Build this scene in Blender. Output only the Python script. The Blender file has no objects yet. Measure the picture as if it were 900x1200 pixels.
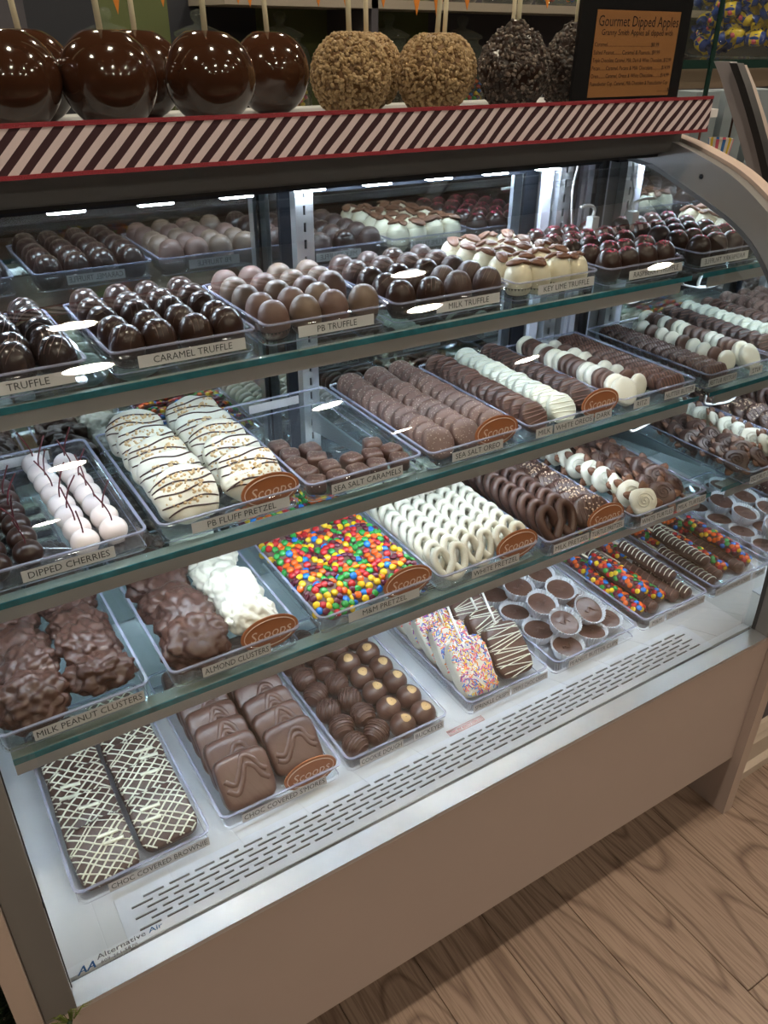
import bpy, bmesh, math, random
from mathutils import Vector, Matrix, noise
from mathutils.bvhtree import BVHTree
random.seed(7)
PI = math.pi
SC = bpy.context.scene
COL = SC.collection
S = 0.475                      # height of the case sill above the floor

# ------------------------------------------------------------------ camera
cam_d = bpy.data.cameras.new('camera'); cam = bpy.data.objects.new('camera', cam_d); COL.objects.link(cam)
RW = ((0.8471142801, -0.5313253868, 0.0095252136), (-0.2646068944, -0.4372826042, -0.8595156284), (0.4608476840, 0.7255875256, -0.5110206990))
m = Matrix.Identity(4)
for i in range(3):
    m[i][0] = RW[0][i]; m[i][1] = -RW[1][i]; m[i][2] = -RW[2][i]
m[0][3], m[1][3], m[2][3] = 0.02375, -0.58846, 0.93250 + S
cam.matrix_world = m
cam_d.sensor_fit = 'HORIZONTAL'; cam_d.sensor_width = 36; cam_d.lens = 940.455 / 900 * 36; cam_d.clip_start = 0.02
SC.camera = cam
CP = Vector((0.02375, -0.58846, 0.93250 + S))
def ray(u, v):
    q = ((u - 450) / 940.455, (v - 600) / 940.455, 1)
    return Vector([sum(RW[k][i] * q[k] for k in range(3)) for i in range(3)])
def on_y(u, v, y):
    r = ray(u, v); return CP + r * ((y - CP.y) / r.y)
def on_x(u, v, x):
    r = ray(u, v); return CP + r * ((x - CP.x) / r.x)
# ------------------------------------------------------------------ world, exposure
w = bpy.data.worlds.new('world'); SC.world = w; w.use_nodes = True
w.node_tree.nodes['Background'].inputs[0].default_value = (0.9, 0.8, 0.7, 1)
w.node_tree.nodes['Background'].inputs[1].default_value = 0.03
SC.view_settings.view_transform = 'Standard'; SC.view_settings.look = 'None'
SC.view_settings.gamma = 1; SC.view_settings.use_curve_mapping = False
SC.view_settings.exposure = 0.0
try:
    SC.cycles.transparent_max_bounces = 40; SC.cycles.max_bounces = 12; SC.cycles.glossy_bounces = 6; SC.cycles.sample_clamp_indirect = 0; SC.cycles.sample_clamp_direct = 0
except Exception: pass
LED = 50.0          # LED bars inside the case
DOWN = 215.0         # ceiling downlights
# ------------------------------------------------------------------ materials
MATS = {}
def nodes(name):
    mt = bpy.data.materials.new(name); mt.use_nodes = True
    nt = mt.node_tree; return mt, nt, nt.nodes, nt.links
def mat(name, col, rough=0.5, metal=0.0, spec=0.5, var=0.0, vscale=30, bump=0.0, bscale=60, coat=0.0, col2=None, sss=0.0):
    if name in MATS: return MATS[name]
    mt, nt, N, L = nodes(name); b = N['Principled BSDF']
    b.inputs['Base Color'].default_value = (*col, 1); b.inputs['Roughness'].default_value = rough
    b.inputs['Metallic'].default_value = metal; b.inputs['Specular IOR Level'].default_value = spec
    b.inputs['Coat Weight'].default_value = coat; b.inputs['Coat Roughness'].default_value = 0.12
    if sss: b.inputs['Subsurface Weight'].default_value = sss; b.inputs['Subsurface Scale'].default_value = 0.004
    if var or bump or col2:
        tc = N.new('ShaderNodeTexCoord')
    if var or col2:
        nz = N.new('ShaderNodeTexNoise'); nz.inputs['Scale'].default_value = vscale; nz.inputs['Detail'].default_value = 3
        L.new(tc.outputs['Object'], nz.inputs['Vector'])
        mx = N.new('ShaderNodeMix'); mx.data_type = 'RGBA'
        c2 = col2 if col2 else tuple(min(1, c * (1 + var)) for c in col)
        c1 = col if col2 else tuple(c * (1 - var) for c in col)
        mx.inputs[6].default_value = (*c1, 1); mx.inputs[7].default_value = (*c2, 1)
        L.new(nz.outputs['Fac'], mx.inputs[0]); L.new(mx.outputs[2], b.inputs['Base Color'])
    if bump:
        nb = N.new('ShaderNodeTexNoise'); nb.inputs['Scale'].default_value = bscale; nb.inputs['Detail'].default_value = 4
        L.new(tc.outputs['Object'], nb.inputs['Vector'])
        bp = N.new('ShaderNodeBump'); bp.inputs['Strength'].default_value = bump; bp.inputs['Distance'].default_value = 0.002
        L.new(nb.outputs['Fac'], bp.inputs['Height']); L.new(bp.outputs['Normal'], b.inputs['Normal'])
    MATS[name] = mt; return mt
def glassy(name, tint, ior, rough=0.02, body=None, bodyfac=0.0, refl=1.0):
    """clear sheet: transparent body with Fresnel reflection, optional diffuse body colour"""
    mt, nt, N, L = nodes(name)
    for n in list(N):
        if n.type != 'OUTPUT_MATERIAL': N.remove(n)
    out = N['Material Output']
    tr = N.new('ShaderNodeBsdfTransparent'); tr.inputs[0].default_value = (*tint, 1)
    gl = N.new('ShaderNodeBsdfGlossy'); gl.inputs['Roughness'].default_value = rough; gl.inputs[0].default_value = (1, 1, 1, 1)
    fr = N.new('ShaderNodeFresnel'); fr.inputs[0].default_value = ior
    mul = N.new('ShaderNodeMath'); mul.operation = 'MULTIPLY'; mul.inputs[1].default_value = refl; L.new(fr.outputs[0], mul.inputs[0])
    ge = N.new('ShaderNodeNewGeometry'); inv = N.new('ShaderNodeMath'); inv.operation = 'SUBTRACT'; inv.inputs[0].default_value = 1; L.new(ge.outputs['Backfacing'], inv.inputs[1])
    m3 = N.new('ShaderNodeMath'); m3.operation = 'MULTIPLY'; L.new(mul.outputs[0], m3.inputs[0]); L.new(inv.outputs[0], m3.inputs[1]); mul = m3   # sheets reflect from their outer faces
    mx = N.new('ShaderNodeMixShader'); L.new(mul.outputs[0], mx.inputs[0])
    if body:
        df = N.new('ShaderNodeBsdfDiffuse'); df.inputs[0].default_value = (*body, 1)
        m2 = N.new('ShaderNodeMixShader'); m2.inputs[0].default_value = bodyfac
        L.new(tr.outputs[0], m2.inputs[1]); L.new(df.outputs[0], m2.inputs[2]); L.new(m2.outputs[0], mx.inputs[1])
    else: L.new(tr.outputs[0], mx.inputs[1])
    L.new(gl.outputs[0], mx.inputs[2]); L.new(mx.outputs[0], out.inputs[0])
    MATS[name] = mt; return mt
def emit(name, col, st):
    mt, nt, N, L = nodes(name); b = N['Principled BSDF']
    b.inputs['Base Color'].default_value = (*col, 1)
    b.inputs['Emission Color'].default_value = (*col, 1); b.inputs['Emission Strength'].default_value = st
    MATS[name] = mt; return mt

M_glass = glassy('curved_glass', (0.97, 0.985, 0.98), 1.5, 0.0, refl=1.9)   # both faces of the sheet together
M_pane = glassy('guard_glass', (0.93, 0.95, 0.94), 1.4, 0.0)
M_shelfg = glassy('shelf_glass', (0.86, 0.93, 0.92), 1.45, 0.0)
M_edge = mat('glass_edge_teal', (0.012, 0.13, 0.165), 0.12, spec=0.8, var=0.6, vscale=60)
M_edgeg = mat('glass_edge_green', (0.012, 0.035, 0.028), 0.15, spec=0.8)
M_acr = glassy('clear_acrylic', (0.965, 0.97, 0.975), 1.42, 0.03, (0.8, 0.85, 1.0), 0.025)
M_rim = glassy('acrylic_rim', (0.92, 0.93, 0.97), 1.5, 0.06, (0.62, 0.64, 0.86), 0.36)  # pale lilac body colour paints in the bright look of acrylic edges
M_jar = glassy('jar_glass', (0.9, 0.92, 0.9), 1.5, 0.02, (0.5, 0.55, 0.5), 0.06)  # diffuse body colour stands in for highlights on the dim jars
M_mirror = mat('mirror', (0.80, 0.84, 0.84), 0.02, 1.0)
M_dmirror = mat('dark_mirror', (0.42, 0.45, 0.45), 0.03, 1.0)
M_steel = mat('brushed_steel', (0.62, 0.64, 0.66), 0.32, 0.9, bump=0.05, bscale=200)
M_white = mat('white_enamel', (0.62, 0.65, 0.69), 0.35, var=0.03)
M_grille = mat('grille_white', (0.66, 0.71, 0.80), 0.3)
M_grey = mat('grey_frame', (0.16, 0.155, 0.15), 0.45)
M_header = mat('header_grey', (0.14, 0.14, 0.138), 0.4)
M_tan = mat('tan_laminate', (0.45, 0.365, 0.325), 0.5, var=0.03, vscale=8)
M_taned = mat('tan_edge', (0.47, 0.37, 0.31), 0.5)
M_black = mat('black_rubber', (0.006, 0.006, 0.007), 0.5)
M_rail = mat('rail_grey', (0.30, 0.285, 0.28), 0.45, 0.0)
M_dark = mat('dark_metal', (0.02, 0.025, 0.035), 0.35, 0.5)
M_paper = mat('label_paper', (0.55, 0.53, 0.53), 0.6)
M_ink = mat('ink', (0.012, 0.012, 0.014), 0.6)
M_led = emit('led', (0.74, 0.86, 1.0), LED)
M_ledtop = emit('led_header', (0.74, 0.86, 1.0), LED * 4.2)
M_bulb = emit('downlight', (1.0, 0.86, 0.68), DOWN)

M_milk = mat('milk_chocolate', (0.082, 0.039, 0.028), 0.38, var=0.18, vscale=40, bump=0.12, bscale=90)
M_milk2 = mat('milk_chocolate_satin', (0.098, 0.049, 0.036), 0.34, var=0.12, vscale=30, bump=0.05, bscale=60)
M_milk3 = mat('milk_chocolate_bloom', (0.135, 0.074, 0.058), 0.48, var=0.22, vscale=60, bump=0.2, bscale=140)
M_darkc = mat('dark_chocolate', (0.030, 0.013, 0.009), 0.28, var=0.2, vscale=40, bump=0.06, bscale=80)
M_darkb = mat('dark_chocolate_blue_sheen', (0.028, 0.018, 0.018), 0.22, coat=0.4)
M_dkrow = mat('dark_chocolate_matte', (0.060, 0.032, 0.026), 0.42, var=0.2, vscale=60, bump=0.15, bscale=120)
M_whitec = mat('white_chocolate', (0.66, 0.63, 0.53), 0.36, var=0.03, vscale=40, bump=0.1, bscale=60)
M_whiteg = mat('white_chocolate_pale', (0.70, 0.72, 0.62), 0.4, var=0.06, vscale=40, bump=0.15, bscale=80)
M_pink = mat('cherry_coating', (0.78, 0.68, 0.66), 0.25, var=0.04, vscale=50)
M_cream = mat('cream_truffle', (0.70, 0.64, 0.48), 0.3)
M_tanp = mat('peanut_powder_milk', (0.150, 0.098, 0.070), 0.45, var=0.25, vscale=80)
M_driz_w = mat('white_drizzle', (0.80, 0.80, 0.66), 0.35)
M_driz_d = mat('dark_drizzle', (0.050, 0.018, 0.014), 0.35)
M_driz_m = mat('milk_drizzle', (0.20, 0.10, 0.075), 0.4)
M_driz_p = mat('pale_line', (0.16, 0.095, 0.075), 0.4)
M_cup = mat('brown_paper_cup', (0.022, 0.014, 0.011), 0.6)
M_cupw = mat('white_paper_cup', (0.70, 0.73, 0.78), 0.6)
M_stem = mat('cherry_stem', (0.10, 0.010, 0.018), 0.4)
M_pecan = mat('pecan', (0.155, 0.064, 0.032), 0.45, var=0.35, vscale=90, bump=0.3, bscale=150)
M_nut = mat('chopped_nut', (0.60, 0.42, 0.22), 0.5, var=0.3, vscale=20)
M_nutp = mat('pale_nut', (0.62, 0.46, 0.33), 0.5, var=0.2, vscale=40)
M_salt = mat('salt_crumb', (0.50, 0.40, 0.33), 0.5)
M_pinkcr = mat('raspberry_crumb', (0.42, 0.03, 0.075), 0.5)
M_fill = mat('peanut_butter_spot', (0.56, 0.36, 0.16), 0.5, var=0.1, vscale=60)
M_stick = mat('stick', (0.75, 0.66, 0.48), 0.5)
M_stickw = mat('paper_stick', (0.82, 0.80, 0.74), 0.5)
M_caramel = mat('apple_caramel', (0.055, 0.019, 0.009), 0.09, coat=0.4, spec=0.6, var=0.25, vscale=12)
M_copper = mat('plaque_copper', (0.36, 0.125, 0.048), 0.35, var=0.15, vscale=25)
M_copperl = mat('plaque_line', (0.75, 0.56, 0.46), 0.4)
CANDY = [mat('candy_' + n, c, 0.22, coat=0.3) for n, c in (('blue', (0.015, 0.17, 0.62)), ('green', (0.03, 0.30, 0.05)), ('yellow', (0.80, 0.52, 0.015)),
         ('orange', (0.80, 0.13, 0.012)), ('red', (0.50, 0.018, 0.02)), ('maroon', (0.11, 0.012, 0.03)))]
SPRK = [mat('sprinkle_' + n, c, 0.35) for n, c in (('pink', (0.85, 0.16, 0.25)), ('orange', (0.85, 0.25, 0.03)), ('blue', (0.06, 0.22, 0.60)), ('yellow', (0.85, 0.62, 0.06)), ('white', (0.85, 0.82, 0.76)), ('purple', (0.25, 0.08, 0.35)))]

# ------------------------------------------------------------------ mesh building
class MB:
    def __init__(s): s.v = []; s.f = []; s.m = []
    def add(s, v, f, mi=0):
        o = len(s.v); s.v += [tuple(p) for p in v]; s.f += [tuple(i + o for i in q) for q in f]; s.m += [mi] * len(f); return s
    def box(s, lo, hi, mi=0):
        x0, y0, z0 = lo; x1, y1, z1 = hi
        return s.add([(x0,y0,z0),(x1,y0,z0),(x1,y1,z0),(x0,y1,z0),(x0,y0,z1),(x1,y0,z1),(x1,y1,z1),(x0,y1,z1)],
                     [(0,3,2,1),(4,5,6,7),(0,1,5,4),(1,2,6,5),(2,3,7,6),(3,0,4,7)], mi)
    def lathe(s, prof, n=24, mi=0, flute=0, nf=0, cap=True):
        v = []; f = []
        for (r, z) in prof:
            for k in range(n):
                a = 2 * PI * k / n; rr = r
                if nf and r > 0: rr = r + flute * (1 if k % 2 else -1)
                v.append((rr * math.cos(a), rr * math.sin(a), z))
        for i in range(len(prof) - 1):
            for k in range(n):
                f.append((i*n+k, i*n+(k+1) % n, (i+1)*n+(k+1) % n, (i+1)*n+k))
        if cap:
            f.append(tuple(range(n-1, -1, -1))); f.append(tuple((len(prof)-1)*n+k for k in range(n)))
        return s.add(v, f, mi)
    def tube(s, pts, r, n=5, mi=0, closed=False, flat=1.0):
        P = [Vector(p) for p in pts]
        if len(P) < 2: return s
        v = []; f = []; up = Vector((0.13, 0.21, 0.97)); N = len(P)
        for i, p in enumerate(P):
            if closed: t = P[(i+1) % N] - P[i-1]
            else: t = P[min(i+1, N-1)] - P[max(i-1, 0)]
            if t.length < 1e-9: t = Vector((1, 0, 0))
            t.normalize(); a = t.cross(up)
            if a.length < 1e-4: a = t.cross(Vector((1, 0, 0)))
            a.normalize(); b = a.cross(t)
            rr = r[i] if isinstance(r, (list, tuple)) else r
            for k in range(n):
                th = 2 * PI * k / n; v.append(p + a * (rr * math.cos(th)) + b * (rr * flat * math.sin(th)))
        for i in range(N if closed else N - 1):
            j = (i + 1) % N
            for k in range(n): f.append((i*n+k, i*n+(k+1) % n, j*n+(k+1) % n, j*n+k))
        if not closed: f.append(tuple(range(n-1, -1, -1))); f.append(tuple((N-1)*n+k for k in range(n)))
        return s.add(v, f, mi)
    def blob(s, sub, fn, mi=0):
        v, f = ico(sub); return s.add([fn(Vector(p)) for p in v], f, mi)
    def xf(s, M):
        s.v = [tuple(M @ Vector(p)) for p in s.v]; return s
    def bvh(s): return BVHTree.FromPolygons([Vector(p) for p in s.v], s.f)
    def mesh(s, name, mats, smooth=True):
        me = bpy.data.meshes.new(name); me.from_pydata(s.v, [], s.f)
        for q in (mats if isinstance(mats, (list, tuple)) else [mats]): me.materials.append(q)
        me.polygons.foreach_set('material_index', s.m); me.polygons.foreach_set('use_smooth', [bool(smooth)] * len(s.f))
        me.update(); return me
_ico = {}
def ico(sub):
    if sub not in _ico:
        bm = bmesh.new(); bmesh.ops.create_icosphere(bm, subdivisions=sub, radius=1)
        bm.verts.ensure_lookup_table()
        _ico[sub] = ([tuple(v.co) for v in bm.verts], [tuple(v.index for v in f.verts) for f in bm.faces]); bm.free()
    return _ico[sub]
def superq(a, b, c, p=4.0, amp=0.0, fr=40, seed=0):
    def fn(d):
        n = (abs(d.x)**p + abs(d.y)**p + abs(d.z)**p) ** (1 / p)
        q = Vector((d.x / n * a, d.y / n * b, d.z / n * c))
        if amp: q += d * (amp * noise.noise(q * fr + Vector((seed * 7.1, seed * 3.3, 0))))
        return q
    return fn
def smoothpath(P, n=8, closed=False):
    P = [Vector(p) for p in P]; out = []; N = len(P)
    for i in range(N if closed else N - 1):
        g = (lambda k: P[k % N]) if closed else (lambda k: P[max(0, min(N - 1, k))])
        p0, p1, p2, p3 = g(i-1), g(i), g(i+1), g(i+2)
        for k in range(n):
            t = k / n
            out.append(.5 * ((2*p1) + (p2-p0)*t + (2*p0-5*p1+4*p2-p3)*t*t + (3*p1-p0-3*p2+p3)*t**3))
    if not closed: out.append(P[-1])
    return out
def drape(bvh, path, off, z0=1.0):
    """drop a path (x, y) onto a shape from above; returns the runs that hit"""
    runs = []; cur = []
    for (x, y) in path:
        h = bvh.ray_cast(Vector((x, y, z0)), Vector((0, 0, -1)))
        if h[0] is not None: cur.append(h[0] + h[1] * off)
        else:
            if len(cur) > 1: runs.append(cur)
            cur = []
    if len(cur) > 1: runs.append(cur)
    return runs
def drizzle(mb, bvh, paths, r, off=None, n=4, mi=0, flat=0.7):
    for p in paths:
        for run in drape(bvh, p, r * 0.4 if off is None else off): mb.tube(run, r, n, mi, flat=flat)
    return mb
def scatter(mb, bvh, cnt, ax, ay, shapefn, mats=1, cx=0, cy=0, sink=0.0, z0=1.0, mind=0.0, minz=0.25):
    put = []; tries = 0
    while len(put) < cnt and tries < cnt * 12:
        tries += 1; x = cx + random.uniform(-ax, ax); y = cy + random.uniform(-ay, ay)
        h = bvh.ray_cast(Vector((x, y, z0)), Vector((0, 0, -1)))
        if h[0] is None or h[1].z < minz: continue
        p = h[0] - h[1] * sink
        if mind and any((p - q).length < mind for q in put): continue
        put.append(p); q = h[1].to_track_quat('Z', 'Y').to_matrix().to_4x4()
        M = Matrix.Translation(p) @ q @ Matrix.Rotation(random.uniform(0, 2*PI), 4, 'Z')
        v, f = shapefn(); mb.add([M @ Vector(a) for a in v], f, random.randrange(mats))
    return mb
def crumb(lo, hi):
    def fn():
        s = random.uniform(lo, hi); v, f = ico(1)
        return [(a[0]*s*random.uniform(.7, 1.2), a[1]*s*random.uniform(.7, 1.2), a[2]*s*.7) for a in v], f
    return fn
def lentil(r=0.0056):
    def fn():
        v, f = ico(2); return [(a[0]*r, a[1]*r, a[2]*r*.55) for a in v], f
    return fn
def sprinkle_shape():
    mb = MB().tube([(-.0033, 0, .0007), (.0033, 0, .0007)], 0.0010, 5); return mb.v, mb.f
# ------------------------------------------------------------------ objects
def props(o, label=None, cat=None, group=None, kind=None):
    if label: o['label'] = label
    if cat: o['category'] = cat
    if group: o['group'] = group
    if kind: o['kind'] = kind
    return o
def ob(name, me, parent=None, loc=(0,0,0), rot=(0,0,0), sc=1.0, kind=None, label=None):
    o = bpy.data.objects.new(name, me); COL.objects.link(o); o.location = loc; o.rotation_euler = rot
    if sc != 1.0: o.scale = (sc, sc, sc) if isinstance(sc, (int, float)) else sc
    if parent: o.parent = parent
    if kind: o['kind'] = kind
    if label: o['label'] = label
    return o
def thing(name, label, cat, loc=(0,0,0), rot=(0,0,0), group=None, me=None, sc=1.0):
    return props(ob(name, me, None, loc, rot, sc), label, cat, group)
def place(spec, label, loc, rot=(0,0,0), sc=1.0, group=None):
    """spec: name, category, body mesh, [(part name, mesh, kind, [(sub-part name, mesh)])]; meshes are shared"""
    name, cat, me, parts = spec
    r = thing(name, label, cat, loc, rot, group, me, sc)
    for (pn, pm, kind, subs) in parts:
        p = ob(pn, pm, r, kind=kind)
        for (sn, sm) in subs: ob(sn, sm, p)
    return r
_txt = {}
def text_mesh(s, size, mat_, ax='CENTER', depth=0.0, shear=0.0):
    key = (s, round(size, 5), mat_.name, ax, shear)
    if key not in _txt:
        c = bpy.data.curves.new('lettering', 'FONT'); c.body = s; c.size = size; c.align_x = ax; c.align_y = 'CENTER'; c.resolution_u = 2; c.shear = shear
        o = bpy.data.objects.new('lettering', c); COL.objects.link(o)
        dg = bpy.context.evaluated_depsgraph_get(); dg.update()
        me = bpy.data.meshes.new_from_object(o.evaluated_get(dg)); me.name = 'lettering'
        COL.objects.unlink(o); bpy.data.objects.remove(o); bpy.data.curves.remove(c)
        me.materials.clear(); me.materials.append(mat_); _txt[key] = me
    return _txt[key]
def text_w(me):
    xs = [v.co.x for v in me.vertices]; return max(xs) - min(xs) if xs else 0
def structure(name, mb, mats, smooth=False, parent=None):
    o = ob(name, mb.mesh(name, mats, smooth), parent); o['kind'] = 'structure'; return o

# ================================================================== the room
fl = structure('floor', MB().box((-3, -7, -0.06), (5.5, 3.2, -0.012)), mat('subfloor', (0.05, 0.03, 0.02), 0.9))
def plank_mat(i):
    mt, nt, N, L = nodes('oak_plank_%d' % i); b = N['Principled BSDF']
    tc = N.new('ShaderNodeTexCoord'); mp = N.new('ShaderNodeMapping'); L.new(tc.outputs['Object'], mp.inputs[0])
    mp.inputs['Location'].default_value = (i * 3.7, i * 1.9, 0); mp.inputs['Scale'].default_value = (1, 0.16, 1)
    nz = N.new('ShaderNodeTexNoise'); nz.inputs['Scale'].default_value = 5.0; nz.inputs['Detail'].default_value = 1.0; L.new(mp.outputs[0], nz.inputs[0])
    ma = N.new('ShaderNodeMath'); ma.operation = 'MULTIPLY'; ma.inputs[1].default_value = 24; L.new(nz.outputs[0], ma.inputs[0])
    fr = N.new('ShaderNodeMath'); fr.operation = 'PINGPONG'; fr.inputs[1].default_value = 0.5; L.new(ma.outputs[0], fr.inputs[0])
    mp2 = N.new('ShaderNodeMapping'); mp2.inputs['Scale'].default_value = (260, 9, 1); L.new(tc.outputs['Object'], mp2.inputs[0])
    n2 = N.new('ShaderNodeTexNoise'); n2.inputs['Scale'].default_value = 1; n2.inputs['Detail'].default_value = 4; L.new(mp2.outputs[0], n2.inputs[0])
    r1 = N.new('ShaderNodeValToRGB'); r1.color_ramp.elements[0].position = 0.0; r1.color_ramp.elements[1].position = 0.16
    g = 0.9 + 0.2 * ((i * 37) % 10) / 10
    r1.color_ramp.elements[0].color = (0.165*g, 0.105*g, 0.075*g, 1); r1.color_ramp.elements[1].color = (0.30*g, 0.212*g, 0.160*g, 1); L.new(fr.outputs[0], r1.inputs[0])
    r2 = N.new('ShaderNodeValToRGB'); r2.color_ramp.elements[0].position = 0.38; r2.color_ramp.elements[1].position = 0.55
    r2.color_ramp.elements[0].color = (0.62, 0.58, 0.55, 1); r2.color_ramp.elements[1].color = (1, 1, 1, 1); L.new(n2.outputs[0], r2.inputs[0])
    mx = N.new('ShaderNodeMix'); mx.data_type = 'RGBA'; mx.blend_type = 'MULTIPLY'; mx.inputs[0].default_value = 0.8
    L.new(r1.outputs[0], mx.inputs[6]); L.new(r2.outputs[0], mx.inputs[7]); L.new(mx.outputs[2], b.inputs['Base Color'])
    b.inputs['Roughness'].default_value = 0.42
    bp = N.new('ShaderNodeBump'); bp.inputs['Strength'].default_value = 0.15; bp.inputs['Distance'].default_value = 0.001
    L.new(n2.outputs[0], bp.inputs['Height']); L.new(bp.outputs[0], b.inputs['Normal']); return mt
pmats = [plank_mat(i) for i in range(6)]
PW = 0.152
pl_meshes = {}
for i in range(-3, 20):
    x = 0.06 + i * PW; y = -1.9 - (i * 0.53) % 1.2
    while y < 2.9:
        k = (i * 5 + int((y + 9) * 3)) % 6
        if k not in pl_meshes:
            g = 0.0006
            pl_meshes[k] = MB().add([(g, g, -.012), (PW-g, g, -.012), (PW-g, 1.2-g, -.012), (g, 1.2-g, -.012), (g, g, -.001), (PW-g, g, -.001), (PW-g, 1.2-g, -.001), (g, 1.2-g, -.001),
                                     (g+.001, g+.001, 0), (PW-g-.001, g+.001, 0), (PW-g-.001, 1.2-g-.001, 0), (g+.001, 1.2-g-.001, 0)],
                                    [(8,9,10,11),(4,5,9,8),(5,6,10,9),(6,7,11,10),(7,4,8,11),(0,1,5,4),(1,2,6,5),(2,3,7,6),(3,0,4,7)]).mesh('plank', pmats[k], False)
        ob('plank', pl_meshes[k], fl, (x, y, 0)); y += 1.2
M_wallg = mat('wall_dark_green', (0.11, 0.13, 0.045), 0.7, var=0.1, vscale=3)
M_wallp = mat('wall_plum_grey', (0.085, 0.078, 0.095), 0.7, var=0.08, vscale=3)
M_ceil = mat('ceiling_paint', (0.16, 0.145, 0.13), 0.8)
structure('wall_back', MB().box((-3, 3.1, 0), (5.5, 3.2, 2.9)), M_wallp)
structure('wall_left', MB().box((-3.1, -7, 0), (-3, 3.2, 2.9)), M_wallp)
structure('wall_right', MB().box((5.5, -7, 0), (5.6, 3.2, 2.9)), M_wallp)
structure('wall_front', MB().box((-3, -7.1, 0), (5.5, -7, 2.9)), M_wallp)
structure('ceiling', MB().box((-3, -7, 2.79), (5.5, 3.1, 2.9)), M_ceil)
# ceiling downlights: rows in front of, above and behind the case
dl_trim = MB().lathe([(0.075, 0), (0.098, 0), (0.098, -0.010), (0.080, -0.014), (0.075, -0.006)], 32, cap=False).mesh('trim_ring', mat('white_trim', (0.7, 0.68, 0.64), 0.5))
dl_lens = MB().lathe([(0.0765, 0.0), (0.0765, -0.006)], 32).mesh('lens', M_bulb)
for Y, rn in ((1.75, 'behind the counter'), (-0.10, 'over the display case'), (-1.92, 'over the shop floor'), (-3.70, 'over the far shop floor')):
    for X in (-0.75, 0.49, 1.70, 2.95):
        d = thing('ceiling_downlight', 'round warm white recessed downlight in the ceiling row ' + rn, 'light', (X, Y, 2.79), group='ceiling downlights ' + rn)
        ob('trim_ring', dl_trim, d); ob('lens', dl_lens, d)

# ================================================================== the display case
GP = [(.0230, .0), (.0234, .0470), (.0250, .0940), (.0279, .1409), (.0321, .1878), (.0376, .2344), (.0446, .2809), (.0533, .3271), (.0636, .3730), (.0756, .4185), (.0895, .4634), (.1063, .5073),
      (.1270, .5495), (.1518, .5894), (.1812, .6261), (.2164, .6571), (.2571, .6805), (.3008, .6978), (.3452, .7134), (.3896, .7288), (.4340, .7441)]
GS = [(p.x, p.y) for p in smoothpath([(a, b, 0) for a, b in GP], 8)]
XL, XR, YR = 0.0, 1.22, 0.578           # inner faces of the case ends and the rear mirror
ZH = 0.762                              # underside of the header
case = thing('display_case', 'refrigerated chocolate display case with curved front glass and tan laminate base', 'display case', (0, 0, 0))
def cpart(name, mb, mats, smooth=False, parent=None, label=None, kind=None):
    return ob(name, mb.mesh(name, mats, smooth), parent or case, label=label, kind=kind)
cpart('front_panel', MB().box((-0.034, 0.0, 0.155), (1.240, 0.02, S - 0.0015)), M_tan)
cpart('base', MB().box((-0.03, 0.16, 0.0), (1.236, 0.68, S - 0.06)), mat('base_dark', (0.03, 0.025, 0.02), 0.7))
cpart('sill', MB().box((0, 0.0, S - .0015), (XR, 0.029, S + 0.002)).box((0, -0.002, S - 0.006), (XR, 0.0, S + 0.002)), M_steel)
cpart('glass_channel', MB().box((0, 0.029, S - 0.03), (XR, 0.0335, S - 0.003)), M_black)
cpart('deck', MB().box((0, 0.103, S - 0.02), (XR, 0.66, S)).box((0, 0.036, S - 0.02), (0.071, 0.103, S)).box((1.118, 0.036, S - 0.02), (XR, 0.103, S)), M_white)
cpart('air_duct', MB().box((0.03, 0.03, S - 0.07), (1.2, 0.12, S - 0.05)), M_black)  # black plate: shade of the recess under the slots put into colour
# slotted air grille
def grille():
    mb = MB(); x0, x1, y0, y1, z = 0.071, 1.118, 0.034, 0.104, S + 0.002
    rows = 6; pitch = 0.0083; sl = 0.0032; yb = 0.0475; L_ = 0.0265; G = 0.0075
    ys = [y0]; 
    for r in range(rows): ys += [yb + r * pitch, yb + r * pitch + sl]
    ys.append(y1)
    for i in range(len(ys) - 1):
        a, b = ys[i], ys[i+1]
        if i % 2 == 0: mb.box((x0, a, z - .0022), (x1, b, z))
        else:
            xs = x0 + 0.016 + (0.017 if (i // 2) % 2 else 0); last = x0
            while xs + L_ < x1 - 0.012:
                mb.box((last, a, z - .0022), (xs, b, z)); last = xs + L_; xs += L_ + G
            mb.box((last, a, z - .0022), (x1, b, z))
    return mb
cpart('air_grille', grille(), M_grille, label='white slotted air grille')
# warning sticker, printed to be read from the clerk's side
st = ob('warning_sticker', MB().box((-.034, -.0055, 0), (.034, .0055, .0003)).mesh('warning_sticker', mat('sticker_white', (0.75, 0.72, 0.74), 0.5)), case, (0.625, 0.1115, S + .0002), (0, 0, PI), label='small white sticker with red print')
M_red = mat('red_print', (0.55, 0.06, 0.07), 0.5)
fr_ = MB()
for a in ((-.034, -.0055, .034, -.0049), (-.034, .0049, .034, .0055), (-.034, -.0055, -.0334, .0055), (.0334, -.0055, .034, .0055)): fr_.box((a[0], a[1], .0003), (a[2], a[3], .0004))
ob('border', fr_.mesh('border', M_red, False), st)
ob('lettering', text_mesh('DO NOT COVER AIR GRILL', 0.0062, M_red), st, (0, 0, .0005), sc=(0.84, 1.15, 1))
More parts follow.
